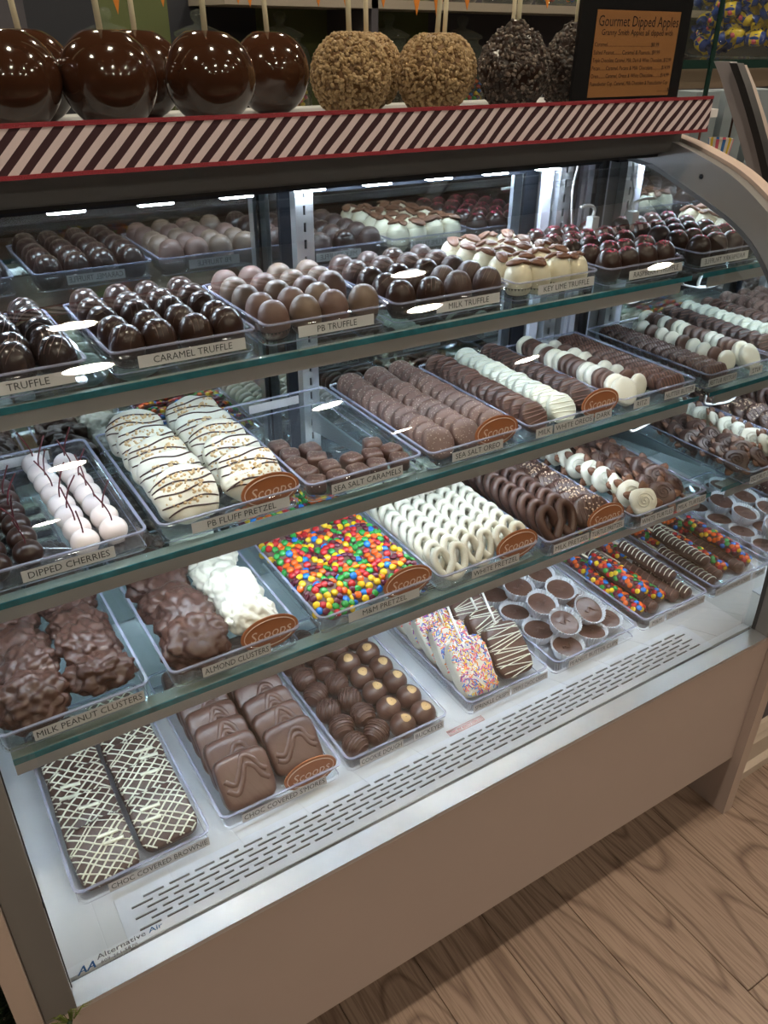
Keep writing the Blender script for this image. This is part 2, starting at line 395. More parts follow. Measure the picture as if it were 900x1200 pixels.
# end frames and wooden end panels, cut to the curve of the glass
def offset(P, d):
    out = []
    for i, p in enumerate(P):
        a = P[max(i-1, 0)]; b = P[min(i+1, len(P)-1)]; tx, tz = b[0]-a[0], b[1]-a[1]; l = math.hypot(tx, tz)
        out.append((p[0] - tz / l * d, p[1] + tx / l * d))
    return out
def band(xa, xb, inner, outer):
    mb = MB(); n = len(inner)
    v = [(x, p[0], p[1] + S) for x in (xa, xb) for p in inner] + [(x, p[0], p[1] + S) for x in (xa, xb) for p in outer]
    f = []
    for i in range(n - 1):
        f += [(i, i+1, 2*n+i+1, 2*n+i), (n+i+1, n+i, 3*n+i, 3*n+i+1), (2*n+i, 2*n+i+1, 3*n+i+1, 3*n+i), (i+1, i, n+i, n+i+1)]
    f += [(0, 2*n, 3*n, n), (n-1, 2*n-1, 4*n-1, 3*n-1)]
    return mb.add(v, f)
GX = GS + [(.50, .752), (.60, .756), (.68, .757)]
outer = [(max(a, -0.002) if b < .3 else a, b) for a, b in offset(GX, 0.046)]
outer = [(-0.002 + 0.0 * b, b) if b < .10 else (a, b) for a, b in outer]
outer = [(p.x, p.y) for p in smoothpath([(-.002, 0, 0), (.0, .10, 0), (.004, .2, 0), (.014, .3, 0), (.036, .41, 0), (.078, .55, 0), (.155, .668, 0), (.2, .703, 0), (.275, .745, 0), (.36, .772, 0), (.42, .785, 0), (.5, .795, 0), (.6, .80, 0), (.68, .802, 0)], 8)]
def resample(P, n):
    L = [0]
    for i in range(1, len(P)): L.append(L[-1] + math.hypot(P[i][0]-P[i-1][0], P[i][1]-P[i-1][1]))
    out = []; j = 0
    for k in range(n):
        t = L[-1] * k / (n - 1)
        while j < len(L) - 2 and L[j+1] < t: j += 1
        u = (t - L[j]) / (L[j+1] - L[j]); out.append((P[j][0]*(1-u)+P[j+1][0]*u, P[j][1]*(1-u)+P[j+1][1]*u))
    return out
inn = resample(GX, 60); outr = resample(outer, 60)
gas = resample(offset(GX, -0.007), 60)
for xa, xb, xm in ((-0.033, 0.0, -0.001), (XR, XR + 0.02, XR)):
    e = cpart('end_frame', band(xa, xb, inn, outr), M_grey, label='grey curved end frame')
    s_ = 1 if xa < 0.5 else -1
    g0, g1 = (xb, xb + .0012) if s_ > 0 else (xa - .0012, xa)
    ob('gasket', band(g0, g1, gas, inn).mesh('gasket', M_black, False), e)
    for t in (8, 24, 33, 42, 51):
        c = ((inn[t][0]+outr[t][0])/2, (inn[t][1]+outr[t][1])/2)
        sm = MB().lathe([(.0038, 0), (.0038, .001), (.002, .0016)], 12).xf(Matrix.Translation((xb if s_ > 0 else xa, c[0], c[1] + S)) @ Matrix.Rotation(s_ * PI/2, 4, 'Y'))
        ob('screw', sm.mesh('screw', M_dark, True), e)
YE = 0.548
def side_plate(x, prof, mats, name, t=0.002):
    prof = [p for p in prof if p[0] < YE - .004]; n = len(prof); v = [(x, p[0], p[1] + S) for p in prof] + [(x, YE, ZH - .006 + S), (x, YE, S - .01)]
    mb = MB().add(v, [tuple(range(len(v)))]); mb.add([(a + (t if x > .5 else -t), b, c) for a, b, c in v], [tuple(reversed(range(len(v))))])
    return cpart(name, mb, mats)
side_plate(XR, inn, M_mirror, 'end_mirror'); side_plate(XL, inn, M_mirror, 'end_mirror')
def end_panel(xa, xb):
    o = [(-0.018, -S), (-0.018, 0)] + [(a - .014 * (1 if b < .5 else .4), b + .004 * (b > .5)) for a, b in outr[1:]]
    v = [(x, p[0], p[1] + S) for x in (xa, xb) for p in o + [(.69, .8), (.69, -S)]]; n = len(o) + 2
    f = [tuple(range(n)), tuple(range(2*n-1, n-1, -1))] + [(i, n+i, n+(i+1) % n, (i+1) % n) for i in range(n)]
    mb = MB().add(v, f[:2], 0); mb.f += f[2:]; mb.m += [1] * len(f[2:])
    return cpart('end_panel', mb, [M_tan, M_taned], label='tan laminate end panel')
end_panel(-0.056, -0.034); end_panel(1.241, 1.268)
# curved front glass
def glass_sheet():
    b = resample(GS, 90); a = offset(b, -0.004); n = len(a); mb = MB()
    v = [(x, p[0], p[1] + S + .001) for p in a for x in (XL + .001, XR - .001)]; o = [(x, p[0], p[1] + S + .001) for p in b for x in (XL + .001, XR - .001)]
    f = [(2*i, 2*i+1, 2*i+3, 2*i+2) for i in range(n-1)]
    mb.add(o, f); mb.add(v, [tuple(reversed(q)) for q in f]); return mb
fg = cpart('front_glass', glass_sheet(), M_glass, True, label='curved clear front glass')
# service decal low on the glass
def gl_pt(z):   # outside of the glass at height z
    for i in range(len(GS) - 1):
        if GS[i][1] <= z <= GS[i+1][1]:
            t = (z - GS[i][1]) / (GS[i+1][1] - GS[i][1]); return GS[i][0] * (1-t) + GS[i+1][0] * t - 0.0008
M_dgrey = mat('decal_grey', (0.18, 0.19, 0.23), 0.5); M_dblue = mat('decal_blue', (0.02, 0.14, 0.40), 0.5)
dec = ob('decal', text_mesh('Alternative', 0.0125, M_dgrey, 'LEFT'), fg, (0.0335, gl_pt(.0315), S + .0315), (PI/2 - .03, 0, 0), label='printed service decal')
ob('lettering', text_mesh('Air', 0.0125, M_dblue, 'LEFT'), fg, (0.0335 + text_w(dec.data) + .004, gl_pt(.0315), S + .0315), (PI/2 - .03, 0, 0))
ob('lettering', text_mesh('609-261-5870', 0.0075, M_dgrey, 'LEFT'), fg, (0.036, gl_pt(.0165), S + .0205), (PI/2 - .03, 0, 0))
ob('lettering', text_mesh('www.altair.com', 0.0055, M_dgrey, 'LEFT'), fg, (0.036, gl_pt(.0100), S + .0140), (PI/2 - .03, 0, 0))
lg = text_mesh('AA', 0.0185, M_dblue, 'LEFT', shear=0.35)
ob('logo', lg, fg, (0.0095, gl_pt(.0230), S + .0230), (PI/2 - .03, 0, 0), sc=(0.82, 1, 1))
ob('logo', lg, fg, (0.0101, gl_pt(.0230), S + .0230), (PI/2 - .03, 0, 0), sc=(0.82, 1, 1))
# header, top shelf plate, rear wall
cpart('header', MB().box((-.033, .425, S + ZH), (1.241, .68, S + .828)).box((-.033, .405, S + .768), (1.241, .425, S + .80)), M_header, label='dark grey header above the glass')
cpart('header_gasket', MB().box((0, .430, S + .757), (XR, .442, S + ZH)), M_black)
cpart('top_plate', MB().box((-.07, .358, S + .822), (1.262, .69, S + .834)), mat('white_top', (0.7, 0.7, 0.7), 0.35))
lb = cpart('led_bar', MB().box((.02, .535, S + .735), (1.2, .562, S + ZH)), M_dark, label='LED light bar under the header')
for k in range(9):
    x = 0.115 + k * 0.1175
    ob('led_segment', MB().box((x, .541, S + .7315), (x + .046, .554, S + .735)).mesh('led_segment', M_ledtop, False), lb)
cpart('rear_wall', MB().box((-.033, .662, S - .05), (1.241, .68, S + ZH)), M_dark)
for xa, xb, yd in ((0.008, 0.600, .645), (0.640, 1.085, .612)):     # sliding doors in two tracks
    dr = cpart('rear_door', MB().box((xa, yd, S + .005), (xb, yd + .006, S + ZH - .012)), M_dmirror, label='dark mirrored sliding rear door')
    ob('door_frame', MB().box((xa - .008, yd - .004, S + .002), (xa, yd + .01, S + ZH)).box((xb, yd - .004, S + .002), (xb + .030, yd + .01, S + ZH)).box((xa, yd - .003, S + ZH - .045), (xb, yd + .006, S + ZH)).mesh('door_frame', M_dark, False), dr)
def standard(x):
    mb = MB(); z = S + .01; t = S + ZH - .002; y0, y1 = YR - .022, YR - .019
    wd = .015; sw = .0022; sh = .014
    mb.box((x - wd, y0, z), (x - sw, y1, t)); mb.box((x + sw, y0, z), (x + wd, y1, t))
    mb.box((x - wd, y1, z), (x - wd + .0015, YR - .004, t)); mb.box((x + wd - .0015, y1, z), (x + wd, YR - .004, t))
    zz = z
    while zz < t - .03:
        mb.box((x - sw, y0, zz), (x + sw, y1, zz + .011)); zz += .025
    mb.box((x - .002, y1 + .002, z), (x + .002, y1 + .004, t), 1)
    return cpart('shelf_standard', mb, [M_steel, M_black], label='slotted steel shelf upright')
standard(0.602); standard(1.135); standard(0.02)
cpart('corner_panel', MB().box((1.118, YR - .003, S), (1.238, .66, S + ZH)), mat('corner_grey', (0.22, 0.22, 0.225), 0.35, 0.4))
cpart('corner_strip', MB().box((1.092, YR - .012, S), (1.112, YR - .003, S + ZH - .004)), mat('white_strip', (0.62, 0.64, 0.74), 0.3))
cpart('corner_strip', MB().box((1.185, YR - .012, S), (1.194, YR - .003, S + ZH - .02)).box((1.198, YR - .014, S), (1.212, YR - .003, S + ZH - .02)), mat('white_strip2', (0.62, 0.64, 0.74), 0.3))
ct = ob('corner_trim', MB().box((1.2125, YE - .004, S), (1.2195, YE + .006, S + ZH)).mesh('corner_trim', M_black, False), case)

# glass shelves with their rails and LED bars
SH = {1: (0.300, 0.585), 2: (0.235, 0.388), 3: (0.166, 0.226)}
SN = {1: 'top', 2: 'middle', 3: 'bottom'}
for k, (yf, z) in SH.items():
    sh = thing('glass_shelf', SN[k] + ' glass shelf of the case with a grey rail under its front edge', 'shelf', (0, 0, S + z), group='glass shelves in the display case')
    xr = 1.205
    ob('glass', MB().box((.012, yf + .0015, -.008), (xr, YR - .024, 0)).mesh('glass', M_shelfg, False), sh)
    ob('polished_edge', MB().box((.012, yf, -.008), (xr, yf + .0015, 0)).mesh('polished_edge', M_edge, False), sh)
    rl = ob('rail', MB().box((.012, yf + .004, -.0275), (xr - .02, yf + .006, -.0085)).box((.012, yf + .006, -.0105), (xr - .02, yf + .03, -.0085)).mesh('rail', M_rail, False), sh)
    ob('led_strip', MB().box((.03, yf + .009, -.0135), (xr - .04, yf + .017, -.0108)).mesh('led_strip', M_led, False), rl)
    for bx in (0.024, 0.602, 1.135):
        ob('bracket', MB().add([(bx-.002, yf+.10, -.010), (bx-.002, YR-.024, -.010), (bx-.002, YR-.024, -.05), (bx-.002, yf+.10, -.018), (bx+.002, yf+.10, -.010), (bx+.002, YR-.024, -.010), (bx+.002, YR-.024, -.05), (bx+.002, yf+.10, -.018)],
           [(0,1,2,3),(7,6,5,4),(0,4,5,1),(1,5,6,2),(2,6,7,3),(3,7,4,0)]).mesh('bracket', M_steel, False), sh)
# LED power leads
M_cord = mat('white_cord', (0.62, 0.62, 0.60), 0.4)
def cord(pts, lab, r=.0022, plug=None):
    c = thing('power_cord', lab, 'cord', (0, 0, 0), me=MB().tube(smoothpath(pts, 10), r, 8).mesh('power_cord', M_cord))
    if plug:
        p, dim = plug; ob('plug', MB().box((p[0]-dim, p[1]-dim, p[2]-dim*2.2), (p[0]+dim, p[1]+dim, p[2]+dim*2.2)).mesh('plug', M_cord, False), c)
cord([(1.150, .545, S + .74), (1.143, .545, S + .70), (1.140, .540, S + .67), (1.152, .545, S + .63), (1.16, .55, S + .592)], 'white LED power cord hanging down the corner beside the top shelf', .0022)
cord([(1.125, .50, S + .672), (1.15, .505, S + .672), (1.168, .51, S + .664), (1.168, .51, S + .652)], 'short white LED lead with a plug in the rear corner', .003, ((1.168, .51, S + .633), .008))
cord([(1.07, .335, S + .556), (1.11, .345, S + .542), (1.145, .35, S + .543), (1.15, .345, S + .566)], 'white bent LED lead under the right end of the top shelf', .0032)
cord([(1.145, .345, S + .541), (1.17, .35, S + .547), (1.205, .36, S + .556), (1.215, .33, S + .562)], 'thin pale lead beside the end mirror under the top shelf', .0016)
cord([(1.07, .265, S + .354), (1.085, .27, S + .335), (1.12, .275, S + .334), (1.155, .275, S + .343), (1.165, .27, S + .362)], 'looped white LED lead under the right end of the middle shelf', .0022)

# ------------------------------------------------------------------ trays
def rrect(x0, x1, y0, y1, r, z, n=5):
    out = []
    for cx, cy, a0 in ((x1 - r, y1 - r, 0), (x0 + r, y1 - r, PI/2), (x0 + r, y0 + r, PI), (x1 - r, y0 + r, 1.5*PI)):
        for k in range(n + 1):
            a = a0 + PI/2 * k / n; out.append((cx + r*math.cos(a), cy + r*math.sin(a), z))
    return out
def loops(mb, Ls, close_first=True, close_last=True, mi=0):
    n = len(Ls[0]); o = len(mb.v); v = [p for l in Ls for p in l]; f = []
    for i in range(len(Ls) - 1):
        for k in range(n): f.append((i*n+k, i*n+(k+1) % n, (i+1)*n+(k+1) % n, (i+1)*n+k))
    if close_first: f.append(tuple(range(n-1, -1, -1)))
    if close_last: f.append(tuple((len(Ls)-1)*n+k for k in range(n)))
    return mb.add(v, f, mi)
TH = 0.029
def tray(x0, x1, yf, dep, z, label, texts, back=None, h=TH):
    w = x1 - x0; t = thing('acrylic_tray', label, 'tray', (x0, yf, S + z + .0006), group=None)
    r = .010; fl_ = .003; th = .0022
    mb = MB(); loops(mb, [rrect(fl_, w-fl_, fl_, dep-fl_, r, 0), rrect(0, w, 0, dep, r, h-.002), rrect(th, w-th, th, dep-th, r-th*.6, h-.002), rrect(fl_+th, w-fl_-th, fl_+th, dep-fl_-th, r-th*.6, th)])
    ob('tray_body', mb.mesh('tray_body', M_acr), t)
    mb = MB(); e = .0014; loops(mb, [rrect(-e, w+e, -e, dep+e, r+e, h-.002), rrect(-e, w+e, -e, dep+e, r+e, h), rrect(th, w-th, th, dep-th, r-th*.6, h), rrect(th, w-th, th, dep-th, r-th*.6, h-.002)], False, False)
    ob('rim', mb.mesh('rim', M_rim, False), t)
    mb = MB(); loops(mb, [rrect(fl_-.001, w-fl_+.001, fl_-.001, dep-fl_+.001, r, 0), rrect(fl_-.0016, w-fl_+.0016, fl_-.0016, dep-fl_+.0016, r, .0022)], False, False)
    ob('foot_edge', mb.mesh('foot_edge', M_rim, False), t)
    for (s, cx, lw) in texts:
        lab = ob('name_label', MB().box((-lw/2, -.0003, -.0072), (lw/2, 0, .0072)).mesh('name_label', M_paper, False), t, (cx * w, -.0004, h * .44), (-math.atan2(fl_, h) * 0.9, 0, 0))
        tm = text_mesh(s, 0.0118, M_ink); tw = text_w(tm); f = min(1.0, (lw - .006) / max(tw, 1e-5)); f = max(.5, f)
        ob('lettering', tm, lab, (0, -.0005, -.0002), (PI/2, 0, 0), sc=(f, 1, 1))
    if back:
        lab = ob('name_label', MB().box((-.045, 0, -.0072), (.045, .0003, .0072)).mesh('name_label', M_paper, False), t, (w/2, dep + .0004, h * .5))
        tm = text_mesh(back, 0.0118, M_ink); f = max(.45, min(1.0, .084 / max(text_w(tm), 1e-5)))
        ob('lettering', tm, lab, (0, .0005, 0), (PI/2, 0, PI), sc=(f, 1, 1))
    return (x0, x1, yf, dep, S + z + .0006 + .0024)
Z1, Z2, Z3 = SH[1][1], SH[2][1], SH[3][1]
T = {}
T['dark'] = tray(.018, .203, .322, .228, Z1, 'clear acrylic tray of dark truffles next to the caramel truffle tray', [('TRUFFLE', .64, .10)], 'TRUFFLE')
T['caramel'] = tray(.230, .413, .328, .228, Z1, 'clear acrylic tray labelled for caramel truffles', [('CARAMEL TRUFFLE', .54, .136)], 'CARAMEL TRUFFLE')
T['pb'] = tray(.427, .612, .332, .222, Z1, 'clear acrylic tray labelled for PB truffles', [('PB TRUFFLE', .56, .115)], 'PB TRUFFLE')
T['milk'] = tray(.622, .825, .328, .226, Z1, 'clear acrylic tray labelled for milk truffles', [('MILK TRUFFLE', .62, .115)], 'MILK TRUFFLE')
T['lime'] = tray(.836, 1.006, .326, .226, Z1, 'clear acrylic tray labelled for key lime truffles', [('KEY LIME TRUFFLE', .60, .118)], 'KEY LIME TRUFFLE')
T['rasp'] = tray(1.021, 1.200, .318, .234, Z1, 'clear acrylic tray labelled for raspberry truffles', [('RASPBERRY TRUFFLE', .62, .128)], 'RASPBERRY TRUFFLE')
T['cherry'] = tray(.030, .222, .255, .298, Z2, 'clear acrylic tray labelled for dipped cherries', [('DIPPED CHERRIES', .51, .105)], 'DIPPED CHERRIES')
T['fluff'] = tray(.238, .430, .255, .298, Z2, 'clear acrylic tray labelled for PB fluff pretzels', [('PB FLUFF PRETZEL', .55, .135)], 'PB FLUFF PRETZEL')
T['salt'] = tray(.439, .622, .252, .300, Z2, 'half empty clear acrylic tray labelled for sea salt caramels', [('SEA SALT CARAMELS', .50, .115)], 'SEA SALT CARAMEL')
T['oreo'] = tray(.632, .805, .246, .306, Z2, 'clear acrylic tray labelled for sea salt sandwich cookies', [('SEA SALT OREO', .50, .095)], 'SEA SALT OREO')
T['mix'] = tray(.815, 1.006, .244, .306, Z2, 'clear acrylic tray with three labels for milk white and dark cookies', [('MILK', .17, .034), ('WHITE OREOS', .50, .085), ('DARK', .84, .038)], 'WHITE OREOS')
T['ritz'] = tray(1.017, 1.204, .246, .306, Z2, 'clear acrylic tray with two labels for dipped crackers and peanut cookies', [('RITZ', .27, .038), ('NUTTER BUTTER', .78, .078)], 'RITZ')
T['peanut'] = tray(-.0 + .004, .176, .178, .335, Z3, 'clear acrylic tray labelled for milk peanut clusters', [('MILK PEANUT CLUSTERS', .58, .128)], 'PEANUT CLUSTERS')
T['almond'] = tray(.204, .382, .178, .335, Z3, 'clear acrylic tray labelled for almond clusters', [('ALMOND CLUSTERS', .48, .094)], 'ALMOND CLUSTERS')
T['candy'] = tray(.411, .597, .178, .335, Z3, 'clear acrylic tray of candy covered pretzels', [('M&M PRETZEL', .55, .118)], 'M&M PRETZEL')
T['wpretzel'] = tray(.606, .794, .172, .338, Z3, 'clear acrylic tray labelled for white pretzels', [('WHITE PRETZEL', .55, .092)], 'WHITE PRETZEL')
T['mpretzel'] = tray(.803, .972, .160, .345, Z3, 'clear acrylic tray labelled for milk pretzels and turtle pretzels', [('MILK PRETZEL', .30, .076), ('TURTLE PRETZEL', .77, .076)], 'MILK PRETZEL')
T['turtle'] = tray(.978, 1.160, .146, .360, Z3, 'clear acrylic tray labelled for white turtles and milk turtles', [('WHITE TURTLES', .32, .08), ('MILK TURTLES', .79, .074)], 'MILK TURTLES')
T['brownie'] = tray(.032, .206, .116, .33, 0, 'clear acrylic tray labelled for chocolate covered brownies', [('CHOC COVERED BROWNIE', .60, .132)])
T['smore'] = tray(.226, .410, .124, .325, 0, "clear acrylic tray labelled for chocolate covered s'mores", [("CHOC COVERED S'MORES", .50, .130)])
T['dough'] = tray(.420, .598, .124, .325, 0, 'clear acrylic tray labelled for cookie dough and buckeyes', [('COOKIE DOUGH', .32, .076), ('BUCKEYES', .80, .056)])
T['crispy'] = tray(.640, .805, .124, .325, 0, 'clear acrylic tray labelled for sprinkle crispy and triple chocolate crispy', [('SPRINKLE CRISPY', .28, .076), ('TRIPLE CHOC CRISPY', .76, .078)])
T['cups'] = tray(.822, 1.018, .123, .325, 0, 'clear acrylic tray labelled for peanut butter cups', [('PEANUT BUTTER CUPS', .45, .118)])
T['rods'] = tray(1.038, 1.210, .126, .325, 0, 'clear acrylic tray labelled for candy and triple marshmallow sticks', [('M&M', .20, .04), ('TRIPLE MARSHMALLOW', .66, .105)])

# ================================================================== confections
R_ = random.Random(11)
def rnd(a): return R_.uniform(-a, a)
# ---- truffles ----
EGG = [(.0001, .0), (.0125, .0), (.0175, .004), (.0205, .011), (.0214, .019), (.0208, .029), (.0182, .038), (.0132, .0452), (.0068, .0488), (.0001, .0498)]
def egg():
    return MB().lathe([(p.x, p.y) for p in smoothpath([(a, b, 0) for a, b in EGG], 2)], 26, cap=False)
cupm = MB().lathe([(.0140, -.0004), (.0212, .0125), (.0206, .0125), (.0136, .0006)], 48, flute=.0006, nf=1, cap=True).mesh('paper_cup', M_cup, False)
def truffle_spec(bodym, kind, seed):
    random.seed(seed); mb = egg(); b = mb.bvh(); parts = [('paper_cup', cupm, None, [])]
    if kind == 'lines':
        d = MB(); a = random.uniform(0, PI)
        for k in range(4):
            o = -.012 + k * .008 + random.uniform(-.002, .002); ca, sa = math.cos(a), math.sin(a)
            drizzle(d, b, [[(ca*t - sa*(o+.002*math.sin(t*180)), sa*t + ca*(o+.002*math.sin(t*180))) for t in [(-.019 + .038*i/20) for i in range(21)]]], .00032)
        parts.append(('drizzle', d.mesh('drizzle', M_driz_p), None, []))
    if kind == 'crumb':
        parts.append(('topping', scatter(MB(), b, 26, .011, .011, crumb(.0008, .0019), minz=.4).mesh('topping', M_pinkcr, False), 'stuff', []))
    if kind == 'pecan':
        for q, (px, py) in enumerate(((random.uniform(-.003, .003), -.009), (random.uniform(-.006, .006), .006))):
            h = b.ray_cast(Vector((px, py, 1)), Vector((0, 0, -1)))
            p = pecan_mb(.0150, .0088, .0052).xf(Matrix.Translation(h[0]) @ h[1].to_track_quat('Z', 'Y').to_matrix().to_4x4() @ Matrix.Rotation(random.uniform(0, PI), 4, 'Z'))
            parts.append(('pecan_half', p.mesh('pecan_half', M_pecan), None, []))
    return ('truffle', 'candy', mb.mesh('truffle', bodym), parts)
def pecan_mb(l=.0125, wd=.0075, h=.0048):
    def fn(d):
        a = math.atan2(d.y, max(d.z, -.2)); rg = 1 + .22 * math.cos(a * 6) * (1 - d.x*d.x)
        cz = d.z * (1 if d.z > 0 else .45)
        return Vector((d.x * l * (1 + .05*math.sin(d.y*5)), d.y * wd * rg, cz * h * rg - .0012 * math.exp(-(d.y/.16)**2) * (d.z > 0)))
    return MB().blob(3, fn)
def fill_truffles(key, specs, cols, rows, label, group, skip=(), xoff=0, sc=1.0):
    x0, x1, yf, dep, z = T[key]; w = x1 - x0
    for c in range(cols):
        for r in range(rows):
            if (c, r) in skip: continue
            x = x0 + .026 + (w - .052) * (c / (cols - 1)) + xoff + rnd(.0015); y = yf + .027 + r * ((dep - .052) / (rows - 1)) + rnd(.0012)
            place(specs[R_.randrange(len(specs))], label + (', front row' if r == 0 else ', rear row' if r == rows - 1 else ', middle rows'), (x, y, z), (rnd(.05) - .06, rnd(.05), rnd(3)), sc + rnd(.025), group)
# shared spec sets
sp_dark = [truffle_spec(M_darkb, 'lines', s) for s in (1, 2, 3)]
sp_car = [truffle_spec(M_darkc, 'lines', s) for s in (4, 5, 6)]
sp_pb = [truffle_spec(M_tanp, '', s) for s in (7, 8)] + [truffle_spec(M_milk3, '', 9)]
sp_milk = [truffle_spec(M_dkrow, 'lines', s) for s in (10, 11)] + [truffle_spec(M_darkc, 'lines', 12)]
sp_lime = [truffle_spec(M_cream, 'pecan', s) for s in (13, 14, 15)]
sp_rasp = [truffle_spec(M_darkc, 'crumb', s) for s in (16, 17, 18)]
fill_truffles('dark', sp_dark, 4, 5, 'black domed truffle in the tray beside the caramel truffles', 'dark truffles beside the caramel tray')
fill_truffles('caramel', sp_car, 4, 5, 'glossy dark domed truffle in the caramel truffle tray', 'caramel truffles')
fill_truffles('pb', sp_pb, 4, 5, 'plain light brown domed truffle in the PB truffle tray', 'PB truffles', skip=((3, 1),))
fill_truffles('milk', sp_milk, 4, 5, 'brown domed truffle with fine lines in the milk truffle tray', 'milk truffles')
fill_truffles('lime', sp_lime, 4, 5, 'cream truffle topped with a pecan half and chocolate drizzle', 'key lime truffles')
fill_truffles('rasp', sp_rasp, 4, 5, 'dark domed truffle sprinkled with raspberry pink crumbs', 'raspberry truffles')

# ---- dipped cherries ----
def cherry_spec(bm, seed):
    random.seed(seed)
    mb = MB().blob(3, lambda d: Vector((d.x*.0152, d.y*.0152, .0142 + d.z*.0142 - .0030*math.exp(-(d.x*d.x+d.y*d.y)*18)*(d.z > 0))) if d.z > -.75 else Vector((d.x*.021, d.y*.021, .0012)))
    st_ = MB(); a = random.uniform(0, 6.3); L = random.uniform(.030, .042)
    st_.tube(smoothpath([(0, 0, .024), (.001*math.cos(a), .001*math.sin(a), .034), (.006*math.cos(a), .006*math.sin(a), .026 + L*.55), (.015*math.cos(a), .012*math.sin(a), .026 + L*.9)], 5), .0009, 5)
    return ('dipped_cherry', 'cherry', mb.mesh('dipped_cherry', bm), [('stem', st_.mesh('stem', M_stem), None, [])])
sp_w = [cherry_spec(M_pink, s) for s in range(4)]; sp_d = [cherry_spec(M_darkc, s + 10) for s in range(4)]
x0, x1, yf, dep, z = T['cherry']
for r in range(8):
    for c in range(2):
        y = yf + .028 + r * .0345 + c * .012 + rnd(.001)
        if y < yf + dep - .02: place(sp_w[R_.randrange(4)], 'white chocolate dipped cherry with a red stem', (x0 + .124 + c * .0370 - r * .0012, y, z), (0, 0, rnd(3)), 1.14, 'white dipped cherries')
        if y < yf + dep - .02 and r < 6: place(sp_d[R_.randrange(4)], 'dark chocolate dipped cherry with a red stem', (x0 + .024 + c * .037, y, z), (0, 0, rnd(3)), 1.14, 'dark dipped cherries')

# ---- shingled slabs ----
def lean(spec, label, group, x, y, z, a, halfh, halft, sc=1.0, jit=.02, rz=None):
    """stand a piece (built flat, its near edge at -halfh in y) on its edge, leaning back"""
    return place(spec, label, (x, y + halfh * math.cos(a) + halft * math.sin(a), z + halfh * math.sin(a) + halft * math.cos(a)), (a + rnd(jit * .3), rnd(jit), rnd(jit * 1.5) if rz is None else rz), sc, group)
def fluff_spec(seed):
    random.seed(seed); mb = MB().blob(4, superq(.042, .037, .0165, 2.7, .005, 42, seed)); b = mb.bvh()
    d = MB()
    for k in range(5):
        y = -.026 + k * .0125 + random.uniform(-.002, .002); ph = random.uniform(0, 6); s_ = random.uniform(-.15, .15)
        drizzle(d, b, [[(-.042 + .084*i/24, y + s_*(-.042 + .084*i/24) + .0025*math.sin(i*.33 + ph)) for i in range(25)]], .0013)
    n = scatter(MB(), b, 85, .032, .022, crumb(.0014, .0032), cx=random.uniform(-.006, .006), cy=random.uniform(-.008, .004))
    return ('fluff_pretzel', 'candy', mb.mesh('fluff_pretzel', M_whitec), [('drizzle', d.mesh('drizzle', M_driz_d), None, []), ('chopped_nuts', n.mesh('chopped_nuts', M_nut, False), 'stuff', [])])
sp = [fluff_spec(s) for s in range(4)]
x0, x1, yf, dep, z = T['fluff']
for c in range(2):
    for r in range(5):
        lean(sp[(r + 2*c) % 4], 'white dipped fluff pretzel with dark drizzle and chopped nuts', 'fluff pretzels', x0 + .050 + c * .091, yf + .004 + r * .0510 + c * .010, z, .70, .037, .0165, 1.0, .06)
# ---- sea salt caramels ----
def caramel_spec(seed):
    random.seed(seed); mb = MB().blob(3, superq(.0145, .0145, .0115, 5, .0012, 90, seed)); b = mb.bvh()
    n = scatter(MB(), b, 22, .012, .012, crumb(.0004, .0009))
    return ('sea_salt_caramel', 'candy', mb.mesh('sea_salt_caramel', M_milk2), [('salt', n.mesh('salt', M_salt, False), 'stuff', [])])
sp = [caramel_spec(s) for s in range(3)]; x0, x1, yf, dep, z = T['salt']
for i, (dx, dy, dz) in enumerate([(.022, .022, 0), (.055, .020, 0), (.088, .022, 0), (.120, .022, 0), (.157, .021, 0), (.024, .053, 0), (.060, .052, 0), (.098, .056, 0), (.131, .053, 0), (.163, .052, 0), (.022, .084, 0), (.057, .085, 0), (.150, .083, 0), (.028, .114, 0), (.062, .116, 0), (.026, .146, 0)]):
    place(sp[i % 3], 'small square milk chocolate caramel with sea salt', (x0 + dx, yf + dy, z + .0116), (0, 0, rnd(.5)), 1.0, 'sea salt caramels')
# ---- cookies in rows ----
def disc(r, t, amp=.0, seed=0, sub=4):
    return MB().blob(sub, lambda d: disc_f(d, r, t, amp, seed))
def disc_f(d, r, t, amp, seed):
    h = math.hypot(d.x, d.y); n = (h**6 + abs(d.z)**6) ** (1/6)
    q = Vector((d.x / n * r, d.y / n * r, d.z / n * t / 2))
    if amp: q += d * (amp * noise.noise(q * 90 + Vector((seed * 5, 0, seed))))
    return q
def cookie_spec(name, bm, dm=None, salt=0, seed=0, r=.0245, t=.0135):
    random.seed(seed); mb = disc(r, t, .0007, seed, 3); b = mb.bvh(); parts = []
    if dm:
        d = MB()
        for k in range(7):
            o = -.020 + k * .0066 + random.uniform(-.0012, .0012); sl = random.uniform(-.12, .12)
            drizzle(d, b, [[(-.025 + .05*i/22, o + sl*(-.025 + .05*i/22)) for i in range(23)]], .0009)
        # the same bands run over the rim
        parts.append(('drizzle', d.mesh('drizzle', dm), None, []))
    if salt:
        n = scatter(MB(), b, salt, r*.95, r*.95, crumb(.0004, .0010), minz=-.5); parts.append(('salt', n.mesh('salt', M_salt, False), 'stuff', []))
    return (name, 'cookie', mb.mesh(name, bm), parts)
